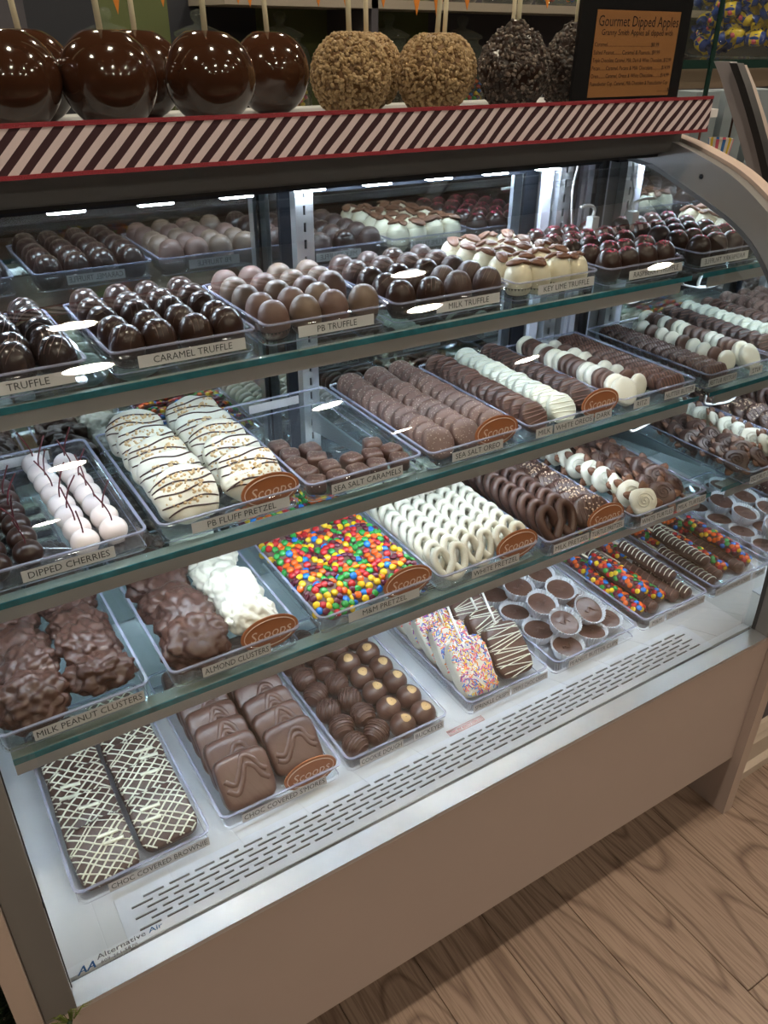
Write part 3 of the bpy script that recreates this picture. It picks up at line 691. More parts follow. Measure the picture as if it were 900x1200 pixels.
def cookie_row(specs, key, lx, n, label, group, a=.86, t=.0160, r=.0245, y0=.008, dy=None, sc=1.06):
    x0, x1, yf, dep, z = T[key]; p = dy or t / math.sin(a) * 1.0
    for i in range(n):
        y = y0 + i * p
        if yf + y > yf + dep - .030: break
        lean(specs[R_.randrange(len(specs))], label, group, x0 + lx + rnd(.0025), yf + y + rnd(.0012), z, a + rnd(.07), r, t/2, sc, .09)
sp = [cookie_spec('sea_salt_cookie', M_milk3, None, 60, s) for s in range(3)]
for c, lx in enumerate((.032, .085, .139)):
    cookie_row(sp, 'oreo', lx, 16, 'round milk chocolate cookie speckled with sea salt, ' + ('column beside the caramels', 'middle column', 'column beside the striped cookies')[c], 'sea salt cookies', y0=.006 + c*.004)
sp = [cookie_spec('striped_cookie', M_milk, M_driz_m, 0, s + 20) for s in range(3)]
cookie_row(sp, 'mix', .034, 16, 'round milk chocolate cookie with milk drizzle stripes', 'striped milk cookies')
sp = [cookie_spec('white_cookie', M_whiteg, M_driz_w, 0, s + 30) for s in range(3)]
cookie_row(sp, 'mix', .096, 16, 'round white chocolate cookie with white drizzle', 'white cookies', y0=.010)
sp = [cookie_spec('dark_cookie', M_dkrow, M_driz_m, 0, s + 40) for s in range(3)]
cookie_row(sp, 'mix', .157, 15, 'round dark chocolate cookie with dark drizzle stripes', 'striped dark cookies', y0=.030)
# crackers: white and milk mixed, with short white and milk pieces beside
spw = cookie_spec('dipped_cracker', M_whitec, None, 0, 51, .0255, .013); spm = cookie_spec('dipped_cracker', M_milk2, None, 0, 52, .0255, .013)
x0, x1, yf, dep, z = T['ritz']
for i, k in enumerate('wwmmwwmmmwwmwmmw'):
    y = .008 + i * .0165
    if y > dep - .04: break
    lean(spw if k == 'w' else spm, ('white' if k == 'w' else 'milk') + ' chocolate dipped round cracker', 'dipped crackers in ' + ('white' if k == 'w' else 'milk') + ' chocolate', x0 + .034 + rnd(.003), yf + y, z, .95, .0255, .0065, 1.0, .06)
for i, k in enumerate('wmwwmwwmw'):
    y = .030 + i * .026
    if y > dep - .04: break
    lean(spw if k == 'w' else spm, ('white' if k == 'w' else 'milk') + ' chocolate dipped round cracker', 'dipped crackers in ' + ('white' if k == 'w' else 'milk') + ' chocolate', x0 + .083 + rnd(.003), yf + y, z, 1.25, .0205, .0052, .80, .10)
def nutter_spec(seed):
    random.seed(seed)
    def fn(d):
        q = superq(.0325, .0165, .0085, 3.0, .0006, 90, seed)(d); q.y *= 1 - .16 * math.exp(-(q.x/.009)**2); return q
    mb = MB().blob(3, fn); b = mb.bvh(); dr = MB()
    for k in range(9):
        x = -.028 + k * .007; drizzle(dr, b, [[(x + .05*(-.017 + .034*i/14), -.017 + .034*i/14) for i in range(15)]], .0010)
    return ('peanut_cookie', 'cookie', mb.mesh('peanut_cookie', M_milk), [('drizzle', dr.mesh('drizzle', M_driz_m), None, [])])
sp = [nutter_spec(s) for s in range(2)]
for i in range(14):
    y = .006 + i * .0195
    if y > dep - .035: break
    lean(sp[i % 2], 'long milk chocolate peanut shaped cookie with drizzle', 'peanut shaped cookies', x0 + .145, yf + y, z, 1.0, .0165, .0085, 1.0, .03)

# ---- nut clusters ----
def cluster_spec(name, bm, rx, ry, rz_, nb, sz, asp, hgt, seed, nuts=None):
    rr = random.Random(seed); B = []
    for k in range(nb):
        u = rr.uniform(-.5, 1); a = rr.uniform(0, 2*PI); s = math.sqrt(max(0, 1 - u*u)); c = Vector((s*math.cos(a), s*math.sin(a), u))
        t = c.cross(Vector((rr.uniform(-1, 1), rr.uniform(-1, 1), rr.uniform(-1, 1)))).normalized(); B.append((c, t, sz * rr.uniform(.8, 1.2), rr.uniform(.6, 1.1)))
    def fn(d):
        h = 0
        for c, t, s, k in B:
            e = d - c; al = e.dot(t); ac2 = e.length_squared - al*al
            q = (al / (s*asp))**2 + ac2 / (s*s)
            if q < 1: h = max(h, k * math.sqrt(1 - q))
        n = noise.noise(d * 4 + Vector((seed, 0, 0))) * .9 + noise.noise(d * 17 + Vector((seed, 3, 0))) * .35
        f = 1 + hgt * (h + n * .6)
        return Vector((d.x*rx*f, d.y*ry*f, max(d.z*rz_*f, -rz_ * .55)))
    return (name, 'candy', MB().blob(5, fn).mesh(name, bm), [])
sp = [cluster_spec('peanut_cluster', M_milk, .037, .035, .025, 120, .155, 1.35, .21, s) for s in range(4)]
x0, x1, yf, dep, z = T['peanut']
for c, lx in enumerate((.048, .126)):
    for r in range(6):
        place(sp[(r + c*2) % 4], 'lumpy milk chocolate peanut cluster', (x0 + lx + rnd(.003), yf + .042 + r * .0525 + c*.006, z + .024 + (r % 2) * .006), (.38, rnd(.1), R_.choice((0, 1.6, 3.1, 4.7))), 1.0, 'milk peanut clusters')
spa = [cluster_spec('almond_cluster', M_milk, .035, .035, .025, 36, .27, 1.65, .27, s + 30) for s in range(3)]
spb = [cluster_spec('almond_cluster', M_whitec, .034, .035, .025, 36, .27, 1.65, .25, s + 40) for s in range(3)]
x0, x1, yf, dep, z = T['almond']
for r in range(6):
    place(spa[r % 3], 'lumpy milk chocolate almond cluster', (x0 + .048 + rnd(.003), yf + .042 + r * .049, z + .024 + (r % 2) * .007), (.38, 0, R_.choice((0, 1.6, 3.1))), 1.03, 'milk almond clusters')
    place(spb[r % 3], 'lumpy white chocolate almond cluster', (x0 + .130 + rnd(.003), yf + .062 + r * .047, z + .024 + (r % 2) * .007), (.38, 0, R_.choice((0, 1.6, 3.1))), 1.0, 'white almond clusters')

# ---- candy covered pretzels ----
def candypretzel_spec(seed):
    random.seed(seed); mb = MB().blob(3, superq(.031, .029, .0085, 2.6, .005, 60, seed)); b = mb.bvh()
    c = scatter(MB(), b, 36, .031, .029, lentil(.0058), 6, sink=-.0012, mind=.0078, minz=.12)
    return ('candy_pretzel', 'candy', mb.mesh('candy_pretzel', M_milk3), [('candies', c.mesh('candies', CANDY), 'stuff', [])])
sp = [candypretzel_spec(s) for s in range(5)]; x0, x1, yf, dep, z = T['candy']
k = 0
for c in range(3):
    for r in range(8):
        y = .008 + r * .036 + (c % 2) * .010
        if y > dep - .05: continue
        lean(sp[k % 5], 'milk chocolate pretzel covered in coloured candies, ' + ('column beside the almond clusters', 'middle column', 'column beside the white pretzels')[c], 'candy covered pretzels', x0 + .036 + c * .0575 + rnd(.002), yf + y, z, .47, .029, .0085, 1.0, .08); k += 1
# ---- twisted pretzels ----
PZ = [(-.40, -.66, .10), (-.16, -.30, .14), (.06, -.02, .10), (.14, .32, .02), (.34, .70, 0), (.66, .72, 0), (.90, .34, 0), (.76, -.32, 0), (.42, -.72, 0), (0, -.86, 0),
      (-.42, -.72, 0), (-.76, -.32, 0), (-.90, .34, 0), (-.66, .72, 0), (-.34, .70, 0), (-.14, .32, -.02), (-.06, -.02, -.10), (.16, -.30, .02), (.40, -.66, .10)]
def pretzel_mb(s, r):
    return MB().tube([(p.x*s, p.y*s, p.z*s) for p in smoothpath(PZ, 4)], r, 8)
def pretzel_spec(name, bm, s, r): return (name, 'pretzel', pretzel_mb(s, r).mesh(name, bm), [])
# white: round thick rings in pairs of lobes
spw = pretzel_spec('white_pretzel', M_whitec, .0285, .0060); x0, x1, yf, dep, z = T['wpretzel']
for c in range(3):
    for r in range(13):
        y = .006 + r * .0215 + (c % 2) * .008
        if y > dep - .05: continue
        lean(spw, 'white chocolate covered pretzel twist, ' + ('column beside the candy pretzels', 'middle column', 'column beside the milk pretzels')[c], 'white pretzels', x0 + .036 + c * .0580 + rnd(.002), yf + y, z, 1.0 - .04*rnd(1), .028, .0062, 1.0, .07)
spm = pretzel_spec('milk_pretzel', M_milk, .0365, .0075); x0, x1, yf, dep, z = T['mpretzel']
for r in range(13):
    y = .006 + r * .0225
    if y > dep - .055: continue
    lean(spm, 'milk chocolate covered pretzel twist', 'milk pretzels', x0 + .046, yf + y, z, 1.0, .036, .0068, 1.0, .04)
def turtlep_spec(seed):
    random.seed(seed); mb = MB().blob(4, superq(.037, .029, .0105, 2.6, .005, 50, seed)); b = mb.bvh(); d = MB()
    for k in range(9):
        x = -.034 + k * .0085; drizzle(d, b, [[(x + .25*(-.029 + .058*i/16), -.029 + .058*i/16) for i in range(17)]], .0010)
    n = scatter(MB(), b, 60, .022, .026, crumb(.0010, .0026), cx=.006)
    return ('turtle_pretzel', 'candy', mb.mesh('turtle_pretzel', M_milk), [('drizzle', d.mesh('drizzle', M_milk2), None, []), ('chopped_nuts', n.mesh('chopped_nuts', M_nutp, False), 'stuff', [])])
sp = [turtlep_spec(s) for s in range(3)]
for r in range(9):
    y = .008 + r * .033
    if y > dep - .05: continue
    lean(sp[r % 3], 'milk chocolate turtle pretzel with drizzle and chopped nuts', 'turtle pretzels', x0 + .126 + rnd(.003), yf + y, z, .66, .029, .0105, 1.0, .06)
# ---- turtles ----
def turtle_spec(name, bm, seed, r=.0235):
    random.seed(seed); mb = MB().blob(4, lambda d: superq(r, r, .0085, 2.4, .003, 60, seed)(d)); b = mb.bvh()
    sw = MB(); pts = [((r*.62*(1 - i/34))*math.cos(i*.42), (r*.62*(1 - i/34))*math.sin(i*.42)) for i in range(34)]
    drizzle(sw, b, [pts], .0014, n=6)
    parts = [('swirl', sw.mesh('swirl', bm), None, [])]
    for k in range(5):
        a = k * 2*PI/5 + random.uniform(-.25, .25)
        p = pecan_mb().xf(Matrix.Translation((math.cos(a)*r*.98, math.sin(a)*r*.98, -.0035)) @ Matrix.Rotation(a, 4, 'Z') @ Matrix.Rotation(-.12, 4, 'Y'))
        parts.append(('pecan_half', p.mesh('pecan_half', M_pecan), None, []))
    return (name, 'candy', mb.mesh(name, bm), parts)
spw = [turtle_spec('white_turtle', M_whitec, s) for s in (1, 2)]; spm = [turtle_spec('milk_turtle', M_milk, s) for s in (3, 4)]
x0, x1, yf, dep, z = T['turtle']
for r in range(9):
    lean(spw[r % 2], 'white chocolate turtle with pecan halves', 'white turtles', x0 + .052 + rnd(.003), yf + .010 + r * .0305, z, .95, .0245, .0085, 1.0, .10, rnd(.6))
k = 0
for c in range(2):
    for r in range(8):
        lean(spm[k % 2], 'milk chocolate turtle with pecan halves', 'milk turtles', x0 + .108 + c * .046 + rnd(.003), yf + .012 + r * .036 + c * .014, z, .62, .0245, .0085, 1.0, .12, rnd(1.2)); k += 1

# ---- brownies ----
def brownie_spec(seed):
    random.seed(seed); mb = MB().blob(4, superq(.038, .040, .0090, 6, .0015, 60, seed)); b = mb.bvh(); d = MB()
    for s in (1, -1):
        for k in range(12):
            o = -.066 + k * .0120 + random.uniform(-.003, .003); c = .72 + random.uniform(-.08, .08); ph = random.uniform(0, 6)
            L = [(-.056 + .112*i/36) for i in range(37)]
            drizzle(d, b, [[(t, o + s*c*t + .0008*math.sin(i*.5 + ph)) for i, t in enumerate(L)]], random.choice((.0009, .0011, .0013)))
    for k in range(2):
        x, y = random.uniform(-.02, .02), random.uniform(-.025, .02)
        drizzle(d, b, [[(x - .013 + .026*i/12, y - .10*(i - 6)*.0026) for i in range(13)]], .0030, flat=.5)
    return ('chocolate_brownie', 'brownie', mb.mesh('chocolate_brownie', M_dkrow), [('lattice_drizzle', d.mesh('lattice_drizzle', M_driz_w), None, [])])
sp = [brownie_spec(s) for s in range(4)]; x0, x1, yf, dep, z = T['brownie']
for c in range(2):
    for r in range(5):
        lean(sp[(r + 2*c) % 4], 'chocolate brownie with criss cross white drizzle', 'chocolate brownies', x0 + .046 + c * .083, yf + .008 + r * .052 + c * .012, z, .34, .040, .0090, 1.0, .05)
# ---- s'mores ----
def smore_spec(seed):
    random.seed(seed); mb = MB().blob(4, superq(.0385, .037, .0120, 5.5, .0012, 50, seed)); b = mb.bvh(); d = MB()
    ph = random.uniform(0, 1)
    pth = [(-.030, -.012 + ph*.006), (-.018, -.016), (-.006, -.002), (.004, .012 + ph*.006), (.016, .010), (.022, -.004), (.031, -.012)]
    for o in (0, .008 + ph*.006):
        drizzle(d, b, [[(p.x, p.y + o) for p in smoothpath([(a, c, 0) for a, c in pth], 6)]], .0048, n=10, off=-.0022, flat=.8)
    return ('smore', 'candy', mb.mesh('smore', M_milk2), [('swirl', d.mesh('swirl', M_milk2), None, [])])
sp = [smore_spec(s) for s in range(3)]; x0, x1, yf, dep, z = T['smore']
for c in range(2):
    for r in range(7):
        lean(sp[(r + c) % 3], "square milk chocolate covered s'more with a wave on top", "chocolate covered s'mores", x0 + .052 + c * .084, yf + .008 + r * .036 + c * .018, z, .74, .037, .0120, 1.0, .05)
# ---- cookie dough balls and buckeyes ----
def ball_spec(seed):
    random.seed(seed); mb = MB().blob(4, lambda d: Vector((d.x*.0172, d.y*.0172, .0160 + max(d.z*.0166, -.0158)))); b = mb.bvh(); d = MB()
    a = random.uniform(0, PI); ca, sa = math.cos(a), math.sin(a)
    for k in range(8):
        o = -.014 + k*.004 + random.uniform(-.0008, .0008)
        drizzle(d, b, [[(ca*t - sa*o, sa*t + ca*o) for t in [(-.018 + .036*i/26) for i in range(27)]]], .0012)
    n = scatter(MB(), b, 9, .009, .009, crumb(.0012, .0020), minz=.6)
    return ('cookie_dough_ball', 'candy', mb.mesh('cookie_dough_ball', M_milk2), [('drizzle', d.mesh('drizzle', M_milk), None, []), ('topping', n.mesh('topping', M_dkrow), 'stuff', [])])
def buckeye_spec(seed):
    random.seed(seed); tx, ty = random.uniform(-.003, .003), random.uniform(-.005, .0)
    mb = MB().blob(4, lambda d: Vector((d.x*.0178, d.y*.0178, .0162 + max(d.z*.0168, -.0160)))); b = mb.bvh()
    t = MB(); R = .0078; n = 20; v = []; f = []
    for i in range(4):
        for k in range(n):
            a = 2*PI*k/n; rr = (R*(1 + .08*math.sin(3*a + seed)))*(1 - i/3.2) if i else R*1.06*(1 + .08*math.sin(3*a + seed)); x, y = tx + rr*math.cos(a), ty + rr*math.sin(a)
            h = b.ray_cast(Vector((x, y, 1)), Vector((0, 0, -1))); v.append(h[0] + Vector((0, 0, (.0006 if i else -.0004))))
    for i in range(3):
        for k in range(n): f.append((i*n+k, i*n+(k+1) % n, (i+1)*n+(k+1) % n, (i+1)*n+k))
    f.append(tuple(3*n+k for k in range(n))); t.add(v, f)
    h = b.ray_cast(Vector((tx, ty, 1)), Vector((0, 0, -1)))[0]
    hole = MB().blob(1, lambda d: h + Vector((d.x*.0007, d.y*.0007, .0006 + d.z*.0004)))
    return ('buckeye', 'candy', mb.mesh('buckeye', M_milk2), [('filling', t.mesh('filling', M_fill), None, [('pick_hole', hole.mesh('pick_hole', M_dkrow))])])
spd = [ball_spec(s) for s in range(4)]; spk = [buckeye_spec(s) for s in range(4)]; x0, x1, yf, dep, z = T['dough']
for c in range(4):
    for r in range(8):
        y = .026 + r * .0415 + (0 if c % 2 == 0 else .005)
        if y > dep - .02: continue
        if c < 2: place(spd[R_.randrange(4)], 'milk chocolate cookie dough ball with drizzle', (x0 + .0265 + c * .0405, yf + y, z), (0, 0, rnd(.5)), 1.17, 'cookie dough balls')
        else: place(spk[R_.randrange(4)], 'milk chocolate buckeye with a tan peanut butter spot', (x0 + .068 + (c-1) * .0415, yf + y, z), (.16, 0, rnd(.4)), 1.16, 'buckeyes')
# ---- crispy treats on sticks ----
def crispy_spec(kind, seed):
    random.seed(seed); bm = M_whitec if kind == 'w' else M_milk2
    mb = MB().blob(4, superq(.0345, .047, .0150, 5, .0025, 60, seed)); b = mb.bvh(); parts = []
    if kind == 'w':
        s_ = scatter(MB(), b, 420, .031, .045, sprinkle_shape, 6, minz=.2); parts.append(('sprinkles', s_.mesh('sprinkles', SPRK, False), 'stuff', []))
    else:
        d = MB()
        for k in range(17):
            y = -.048 + k*.0060 + random.uniform(-.0015, .0015); sl = random.uniform(-.25, .25)
            drizzle(d, b, [[(-.035 + .07*i/20, y + sl*(-.035 + .07*i/20)) for i in range(21)]], .0009)
        parts.append(('drizzle', d.mesh('drizzle', M_driz_w), None, []))
    stk = MB().tube([(0, .040, 0), (0, .105, 0)], .0020, 8); parts.append(('stick', stk.mesh('stick', M_stickw), None, []))
    return ('crispy_treat', 'candy', mb.mesh('crispy_treat', bm), parts)
spw = [crispy_spec('w', s) for s in range(3)]; spm = [crispy_spec('m', s + 9) for s in range(3)]; x0, x1, yf, dep, z = T['crispy']
for i in range(5):
    lean(spw[i % 3], 'white crispy treat on a stick covered in rainbow sprinkles', 'sprinkle crispy treats', x0 + .043, yf + .010 + i * .047, z, .72, .047, .0150, 1.0, .05)
    lean(spm[i % 3], 'milk chocolate crispy treat on a stick with white drizzle', 'chocolate crispy treats', x0 + .120, yf + .012 + i * .047, z, .72, .047, .0150, .98, .08)
# ---- peanut butter cups ----
def pbcup_spec(seed):
    random.seed(seed); cup = MB().lathe([(.0195, 0), (.0298, .0245), (.0290, .0247), (.0188, .0008)], 72, flute=.0013, nf=1)
    ch = MB().blob(4, lambda d: Vector((d.x*.0258, d.y*.0258, .0188 + d.z*.0016 + .0008*noise.noise(Vector((d.x*3, d.y*3, seed)))))) ; b = ch.bvh()
    sw = MB(); drizzle(sw, b, [[(-.010 + .020*i/14, .004*math.sin(i*.6 + seed)) for i in range(15)]], .0016, n=6, flat=.5)
    return ('peanut_butter_cup', 'candy', cup.mesh('paper_cup', M_cupw, False), [('chocolate', ch.mesh('chocolate', M_milk2), None, [('swirl', sw.mesh('swirl', M_milk2))])])
sp = [pbcup_spec(s) for s in range(4)]; x0, x1, yf, dep, z = T['cups']
pc = [(.052, .030, 0, .10), (.115, .036, 0, -.05), (.166, .052, 0, .1), (.040, .090, 0, .05), (.100, .098, 0, 0), (.160, .112, 0, 0), (.036, .150, 0, 0), (.097, .160, 0, 0), (.158, .172, 0, 0), (.038, .212, 0, 0), (.100, .222, 0, 0), (.160, .234, 0, 0), (.04, .272, 0, 0), (.1, .284, 0, 0),
      (.067, .062, .0260, .30), (.128, .068, .0265, .45), (.070, .124, .0250, .25), (.131, .138, .0250, .2), (.068, .184, .0250, .15), (.130, .198, .0250, .2), (.07, .244, .025, .1)]
for i, (dx, dy, dz, tl) in enumerate(pc):
    place(sp[i % 4], 'milk chocolate peanut butter cup in a fluted white paper, ' + ('stacked on top of other cups' if dz else 'standing on the tray floor'), (x0 + dx, yf + dy, z + dz + (abs(tl) * .010)), (tl, rnd(.05), rnd(.2)), 1.0, 'peanut butter cups')
# ---- marshmallow sticks ----
def rod_spec(kind, seed):
    random.seed(seed); L = .135
    def prof(t): return .0135 * (1 - .10 * abs(math.sin(t * PI * 4))) * (1 if t < .97 else .8)
    mb = MB(); mb.lathe([(.0001, -L/2)] + [(prof(i/28), -L/2 + .002 + (L - .004) * i/28) for i in range(29)] + [(.0001, L/2)], 18, cap=False); mb.xf(Matrix.Rotation(PI/2, 4, 'X')); b = mb.bvh(); parts = []
    if kind == 'c':
        c = scatter(MB(), b, 95, .013, L/2, lentil(.0054), 6, sink=-.001, mind=.0075, minz=-.05); parts.append(('candies', c.mesh('candies', CANDY), 'stuff', []))
    elif kind == 'd':
        d = MB()
        for k in range(13):
            y = -L/2 + .006 + k * .0102; drizzle(d, b, [[(-.0133 + .0266*i/18, y + .18*(-.0133 + .0266*i/18)) for i in range(19)]], .0012)
        parts.append(('drizzle', d.mesh('drizzle', M_driz_w), None, []))
    else:
        d = MB()
        for k in range(9):
            y = -L/2 + .010 + k * .0142; drizzle(d, b, [[(-.0133 + .0266*i/18, y + .22*(-.0133 + .0266*i/18)) for i in range(19)]], .0011)
        parts.append(('drizzle', d.mesh('drizzle', M_driz_m), None, []))
    stk = MB().tube([(0, L/2 - .01, 0), (0, L/2 + .055, 0)], .0022, 8); parts.append(('stick', stk.mesh('stick', M_stick), None, []))
    return ('marshmallow_stick', 'candy', mb.mesh('marshmallow_stick', M_milk if kind != 'd' else M_dkrow), parts)
rc, rd_, rm = rod_spec('c', 1), rod_spec('d', 2), rod_spec('m', 3); x0, x1, yf, dep, z = T['rods']
for (sp_, dx, dy, dz, lab, gr) in ((rc, .026, .098, 0, 'marshmallow stick covered in coloured candies', 'candy marshmallow sticks'), (rm, .057, .090, 0, 'milk chocolate marshmallow stick with milk drizzle', 'milk marshmallow sticks'),
        (rc, .088, .106, 0, 'marshmallow stick covered in coloured candies', 'candy marshmallow sticks'), (rm, .116, .094, 0, 'milk chocolate marshmallow stick with milk drizzle', 'milk marshmallow sticks'),
        (rd_, .147, .088, 0, 'dark marshmallow stick with white drizzle bands', 'dark marshmallow sticks'), (rd_, .132, .120, .0245, 'dark marshmallow stick with white drizzle bands', 'dark marshmallow sticks'), (rc, .045, .112, .0245, 'marshmallow stick covered in coloured candies', 'candy marshmallow sticks'),
        (rc, .035, .236, 0, 'marshmallow stick covered in coloured candies', 'candy marshmallow sticks'), (rd_, .085, .238, .0, 'dark marshmallow stick with white drizzle bands', 'dark marshmallow sticks'), (rc, .130, .240, 0, 'marshmallow stick covered in coloured candies', 'candy marshmallow sticks')):
    place(sp_, lab, (x0 + dx, yf + dy, z + .0136 + dz), (0, 0, rnd(.05)), 1.0, gr)

# ---- copper oval signs ----
def oval_mesh(a, b, t):
    mb = MB(); n = 40; v = [(a*math.cos(2*PI*k/n), y, b*math.sin(2*PI*k/n)) for y in (0, t) for k in range(n)]
    return mb.add(v, [tuple(range(n)), tuple(range(2*n-1, n-1, -1))] + [(k, n+k, n+(k+1) % n, (k+1) % n) for k in range(n)])
ov = oval_mesh(.041, .0235, .002).mesh('plaque', M_copper, False)
ovr = MB().tube([(.0365*math.cos(2*PI*k/40), -.0002, .0190*math.sin(2*PI*k/40)) for k in range(40)], .0007, 4, closed=True).mesh('border', M_copperl)
for key, lx, where in (('fluff', .150, 'fluff pretzel'), ('oreo', .126, 'sea salt cookie'), ('mix', .157, 'milk white and dark cookie'), ('almond', .136, 'almond cluster'), ('candy', .146, 'candy covered pretzel'), ('wpretzel', .149, 'white pretzel'), ('mpretzel', .130, 'turtle pretzel'), ('smore', .136, "s'mores")):
    x0, x1, yf, dep, z = T[key]
    sg = thing('oval_sign', 'copper brown oval shop sign standing in the %s tray' % where, 'sign', (x0 + lx, yf + .0060, z + .0300), (-.12, 0, 0), group=None, me=ov)
    ob('border', ovr, sg); ob('lettering', text_mesh('Scoops', .0205, M_copperl, shear=.25), sg, (0, -.0006, -.0005), (PI/2, 0, 0))

# ================================================================== on top of the case
ZT = S + .8345
# striped ribbon along the front edge of the top
def ribbon_mat():
    mt, nt, N, L = nodes('striped_ribbon'); b = N['Principled BSDF']
    tc = N.new('ShaderNodeTexCoord'); sp_ = N.new('ShaderNodeSeparateXYZ'); L.new(tc.outputs['Object'], sp_.inputs[0])
    sb = N.new('ShaderNodeMath'); sb.operation = 'SUBTRACT'; L.new(sp_.outputs['X'], sb.inputs[0]); L.new(sp_.outputs['Z'], sb.inputs[1])
    ml = N.new('ShaderNodeMath'); ml.operation = 'MULTIPLY'; ml.inputs[1].default_value = 1 / .0215; L.new(sb.outputs[0], ml.inputs[0])
    fr = N.new('ShaderNodeMath'); fr.operation = 'FRACT'; L.new(ml.outputs[0], fr.inputs[0])
    gt = N.new('ShaderNodeMath'); gt.operation = 'GREATER_THAN'; gt.inputs[1].default_value = .5; L.new(fr.outputs[0], gt.inputs[0])
    mx = N.new('ShaderNodeMix'); mx.data_type = 'RGBA'; mx.inputs[6].default_value = (0.030, 0.004, 0.008, 1); mx.inputs[7].default_value = (0.60, 0.50, 0.50, 1)
    L.new(gt.outputs[0], mx.inputs[0]); L.new(mx.outputs[2], b.inputs['Base Color']); b.inputs['Roughness'].default_value = .7
    nz = N.new('ShaderNodeTexNoise'); nz.inputs['Scale'].default_value = 900; L.new(tc.outputs['Object'], nz.inputs[0])
    bp = N.new('ShaderNodeBump'); bp.inputs['Strength'].default_value = .3; bp.inputs['Distance'].default_value = .0006; L.new(nz.outputs[0], bp.inputs['Height']); L.new(bp.outputs[0], b.inputs['Normal'])
    return mt
def strip(za, zb, ya, yb, x0=-.25, x1=1.235, n=90, wob=.0012):
    mb = MB(); v = []
    for i in range(n + 1):
        x = x0 + (x1 - x0) * i / n; o = wob * math.sin(i * .7) + wob * .6 * math.sin(i * 1.9)
        v += [(x, ya + o, za), (x, ya + o, zb), (x, yb + o, zb), (x, yb + o, za)]
    f = []
    for i in range(n):
        for k in range(4): f.append((4*i+k, 4*i+(k+1) % 4, 4*i+4+(k+1) % 4, 4*i+4+k))
    f += [(0, 1, 2, 3), (4*n+3, 4*n+2, 4*n+1, 4*n)]
    return mb.add(v, f)
rb = thing('striped_ribbon', 'black and pink diagonal striped ribbon with red edges along the case top', 'ribbon', (0, .350, S + .803), me=strip(.003, .047, 0, .001).mesh('striped_ribbon', ribbon_mat(), False))
M_trim = mat('red_glitter', (0.24, 0.010, 0.020), .5, var=.6, vscale=900, bump=.6, bscale=900)
for za, zb in ((-.001, .0035), (.0465, .0510)): ob('edge_trim', strip(za, zb, -.0008, .0018).mesh('edge_trim', M_trim, False), rb)
# sneeze guard
gd = thing('glass_guard', 'upright clear glass guard around the dipped apples', 'glass guard', (0, 0, 0))
ob('front_pane', MB().box((-.07, .3535, S + .834), (1.216, .3575, S + 1.25)).mesh('front_pane', M_pane, False), gd)
ob('polished_edge', MB().box((1.216, .353, S + .834), (1.222, .3580, S + 1.25)).mesh('polished_edge', M_edgeg, False), gd)
bx = thing('apple_board', 'white paper lined board under the dipped apples', 'tray', (0, 0, 0), me=MB().box((-.06, .363, ZT), (.93, .60, ZT + .003)).mesh('apple_board', mat('white_paper', (0.5, 0.5, 0.53), .4), False))
# caramel and candy apples
def apple_mb(r, h, amp=0.0, seed=0, fr=30, sub=5, point=0.0):
    def fn(d):
        dip = .16 * math.exp(-((d.x**2 + d.y**2) / .05)) if d.z > 0 else 0
        rr = (1 - .10 * max(0, -d.z)) * (1 - point * max(0, d.z)**1.5)
        q = Vector((d.x * r * rr, d.y * r * rr, d.z * h * .5 * (1 - (dip if point == 0 else 0))))
        if amp: q += d * amp * noise.noise(q * fr + Vector((seed * 9, 0, 0)))
        q.z = max(q.z, -h * .47); q.z += h * .47; return q
    return MB().blob(sub, fn)
def stick_mesh(h, lx, ly): return MB().tube([(0, 0, h * .55), (lx, ly, h + .115)], .0034, 10).mesh('stick', M_stick)
def apple_thing(lab, grp, me, loc, h, lx, ly, extra=None, rz=0):
    a = thing('dipped_apple', lab, 'apple', loc, (0, 0, rz), grp, me); ob('stick', stick_mesh(h, lx, ly), a)
    if extra: ob(extra[0], extra[1], a, kind='stuff')
    return a
AY = .425
def apos(u, y):  # spot on the board under the stick seen at image column u
    p = on_y(u, 95, y); return (p.x, y, ZT + .003)
cm = [apple_mb(.0530, .104, .0016, s, 22).mesh('dipped_apple', M_caramel) for s in (1, 2)]
for i, (u, y, lx, ly) in enumerate(((10, .425, -.018, 0), (128, .420, -.008, 0), (246, .420, -.003, 0), (36, .535, -.012, 0), (166, .535, -.004, 0), (318, .535, -.010, 0))):
    fr_b = 'front' if y < .5 else 'rear'
    apple_thing('glossy brown caramel dipped apple on a stick in the %s row' % fr_b, 'caramel apples in the %s row' % fr_b, cm[i % 2], apos(u, y), .104, lx, ly)
def nut_apple(seed, core, nm, cnt, lo, hi, point, amp):
    random.seed(seed); mb = apple_mb(.049, .102 if not point else .118, amp, seed, 60, 5, point); b = mb.bvh(); n = MB()
    for k in range(cnt):
        u = random.uniform(-.8, 1); a = random.uniform(0, 2*PI); s = math.sqrt(1 - u*u); d = Vector((s*math.cos(a), s*math.sin(a), u))
        h = b.ray_cast(Vector((0, 0, .05)) + d * .3, -d)
        if h[0] is None: continue
        q = h[1].to_track_quat('Z', 'Y').to_matrix().to_4x4(); sc = random.uniform(lo, hi)
        M = Matrix.Translation(h[0] + h[1]*sc*.25) @ q @ Matrix.Rotation(random.uniform(0, 6), 4, 'Z'); v, f = ico(1)
        n.add([M @ Vector((a_[0]*sc*1.25, a_[1]*sc*.8, a_[2]*sc*.9)) for a_ in v], f, random.choice((0, 0, 1, 1, 2)))
    return mb.mesh('dipped_apple', core), n.mesh('chopped_nuts', nm, False)
M_pnut = [mat('toasted_nut', (0.50, 0.33, 0.17), .5), mat('toasted_nut_mid', (0.36, 0.22, 0.10), .5), mat('toasted_nut_dark', (0.22, 0.12, 0.05), .5)]
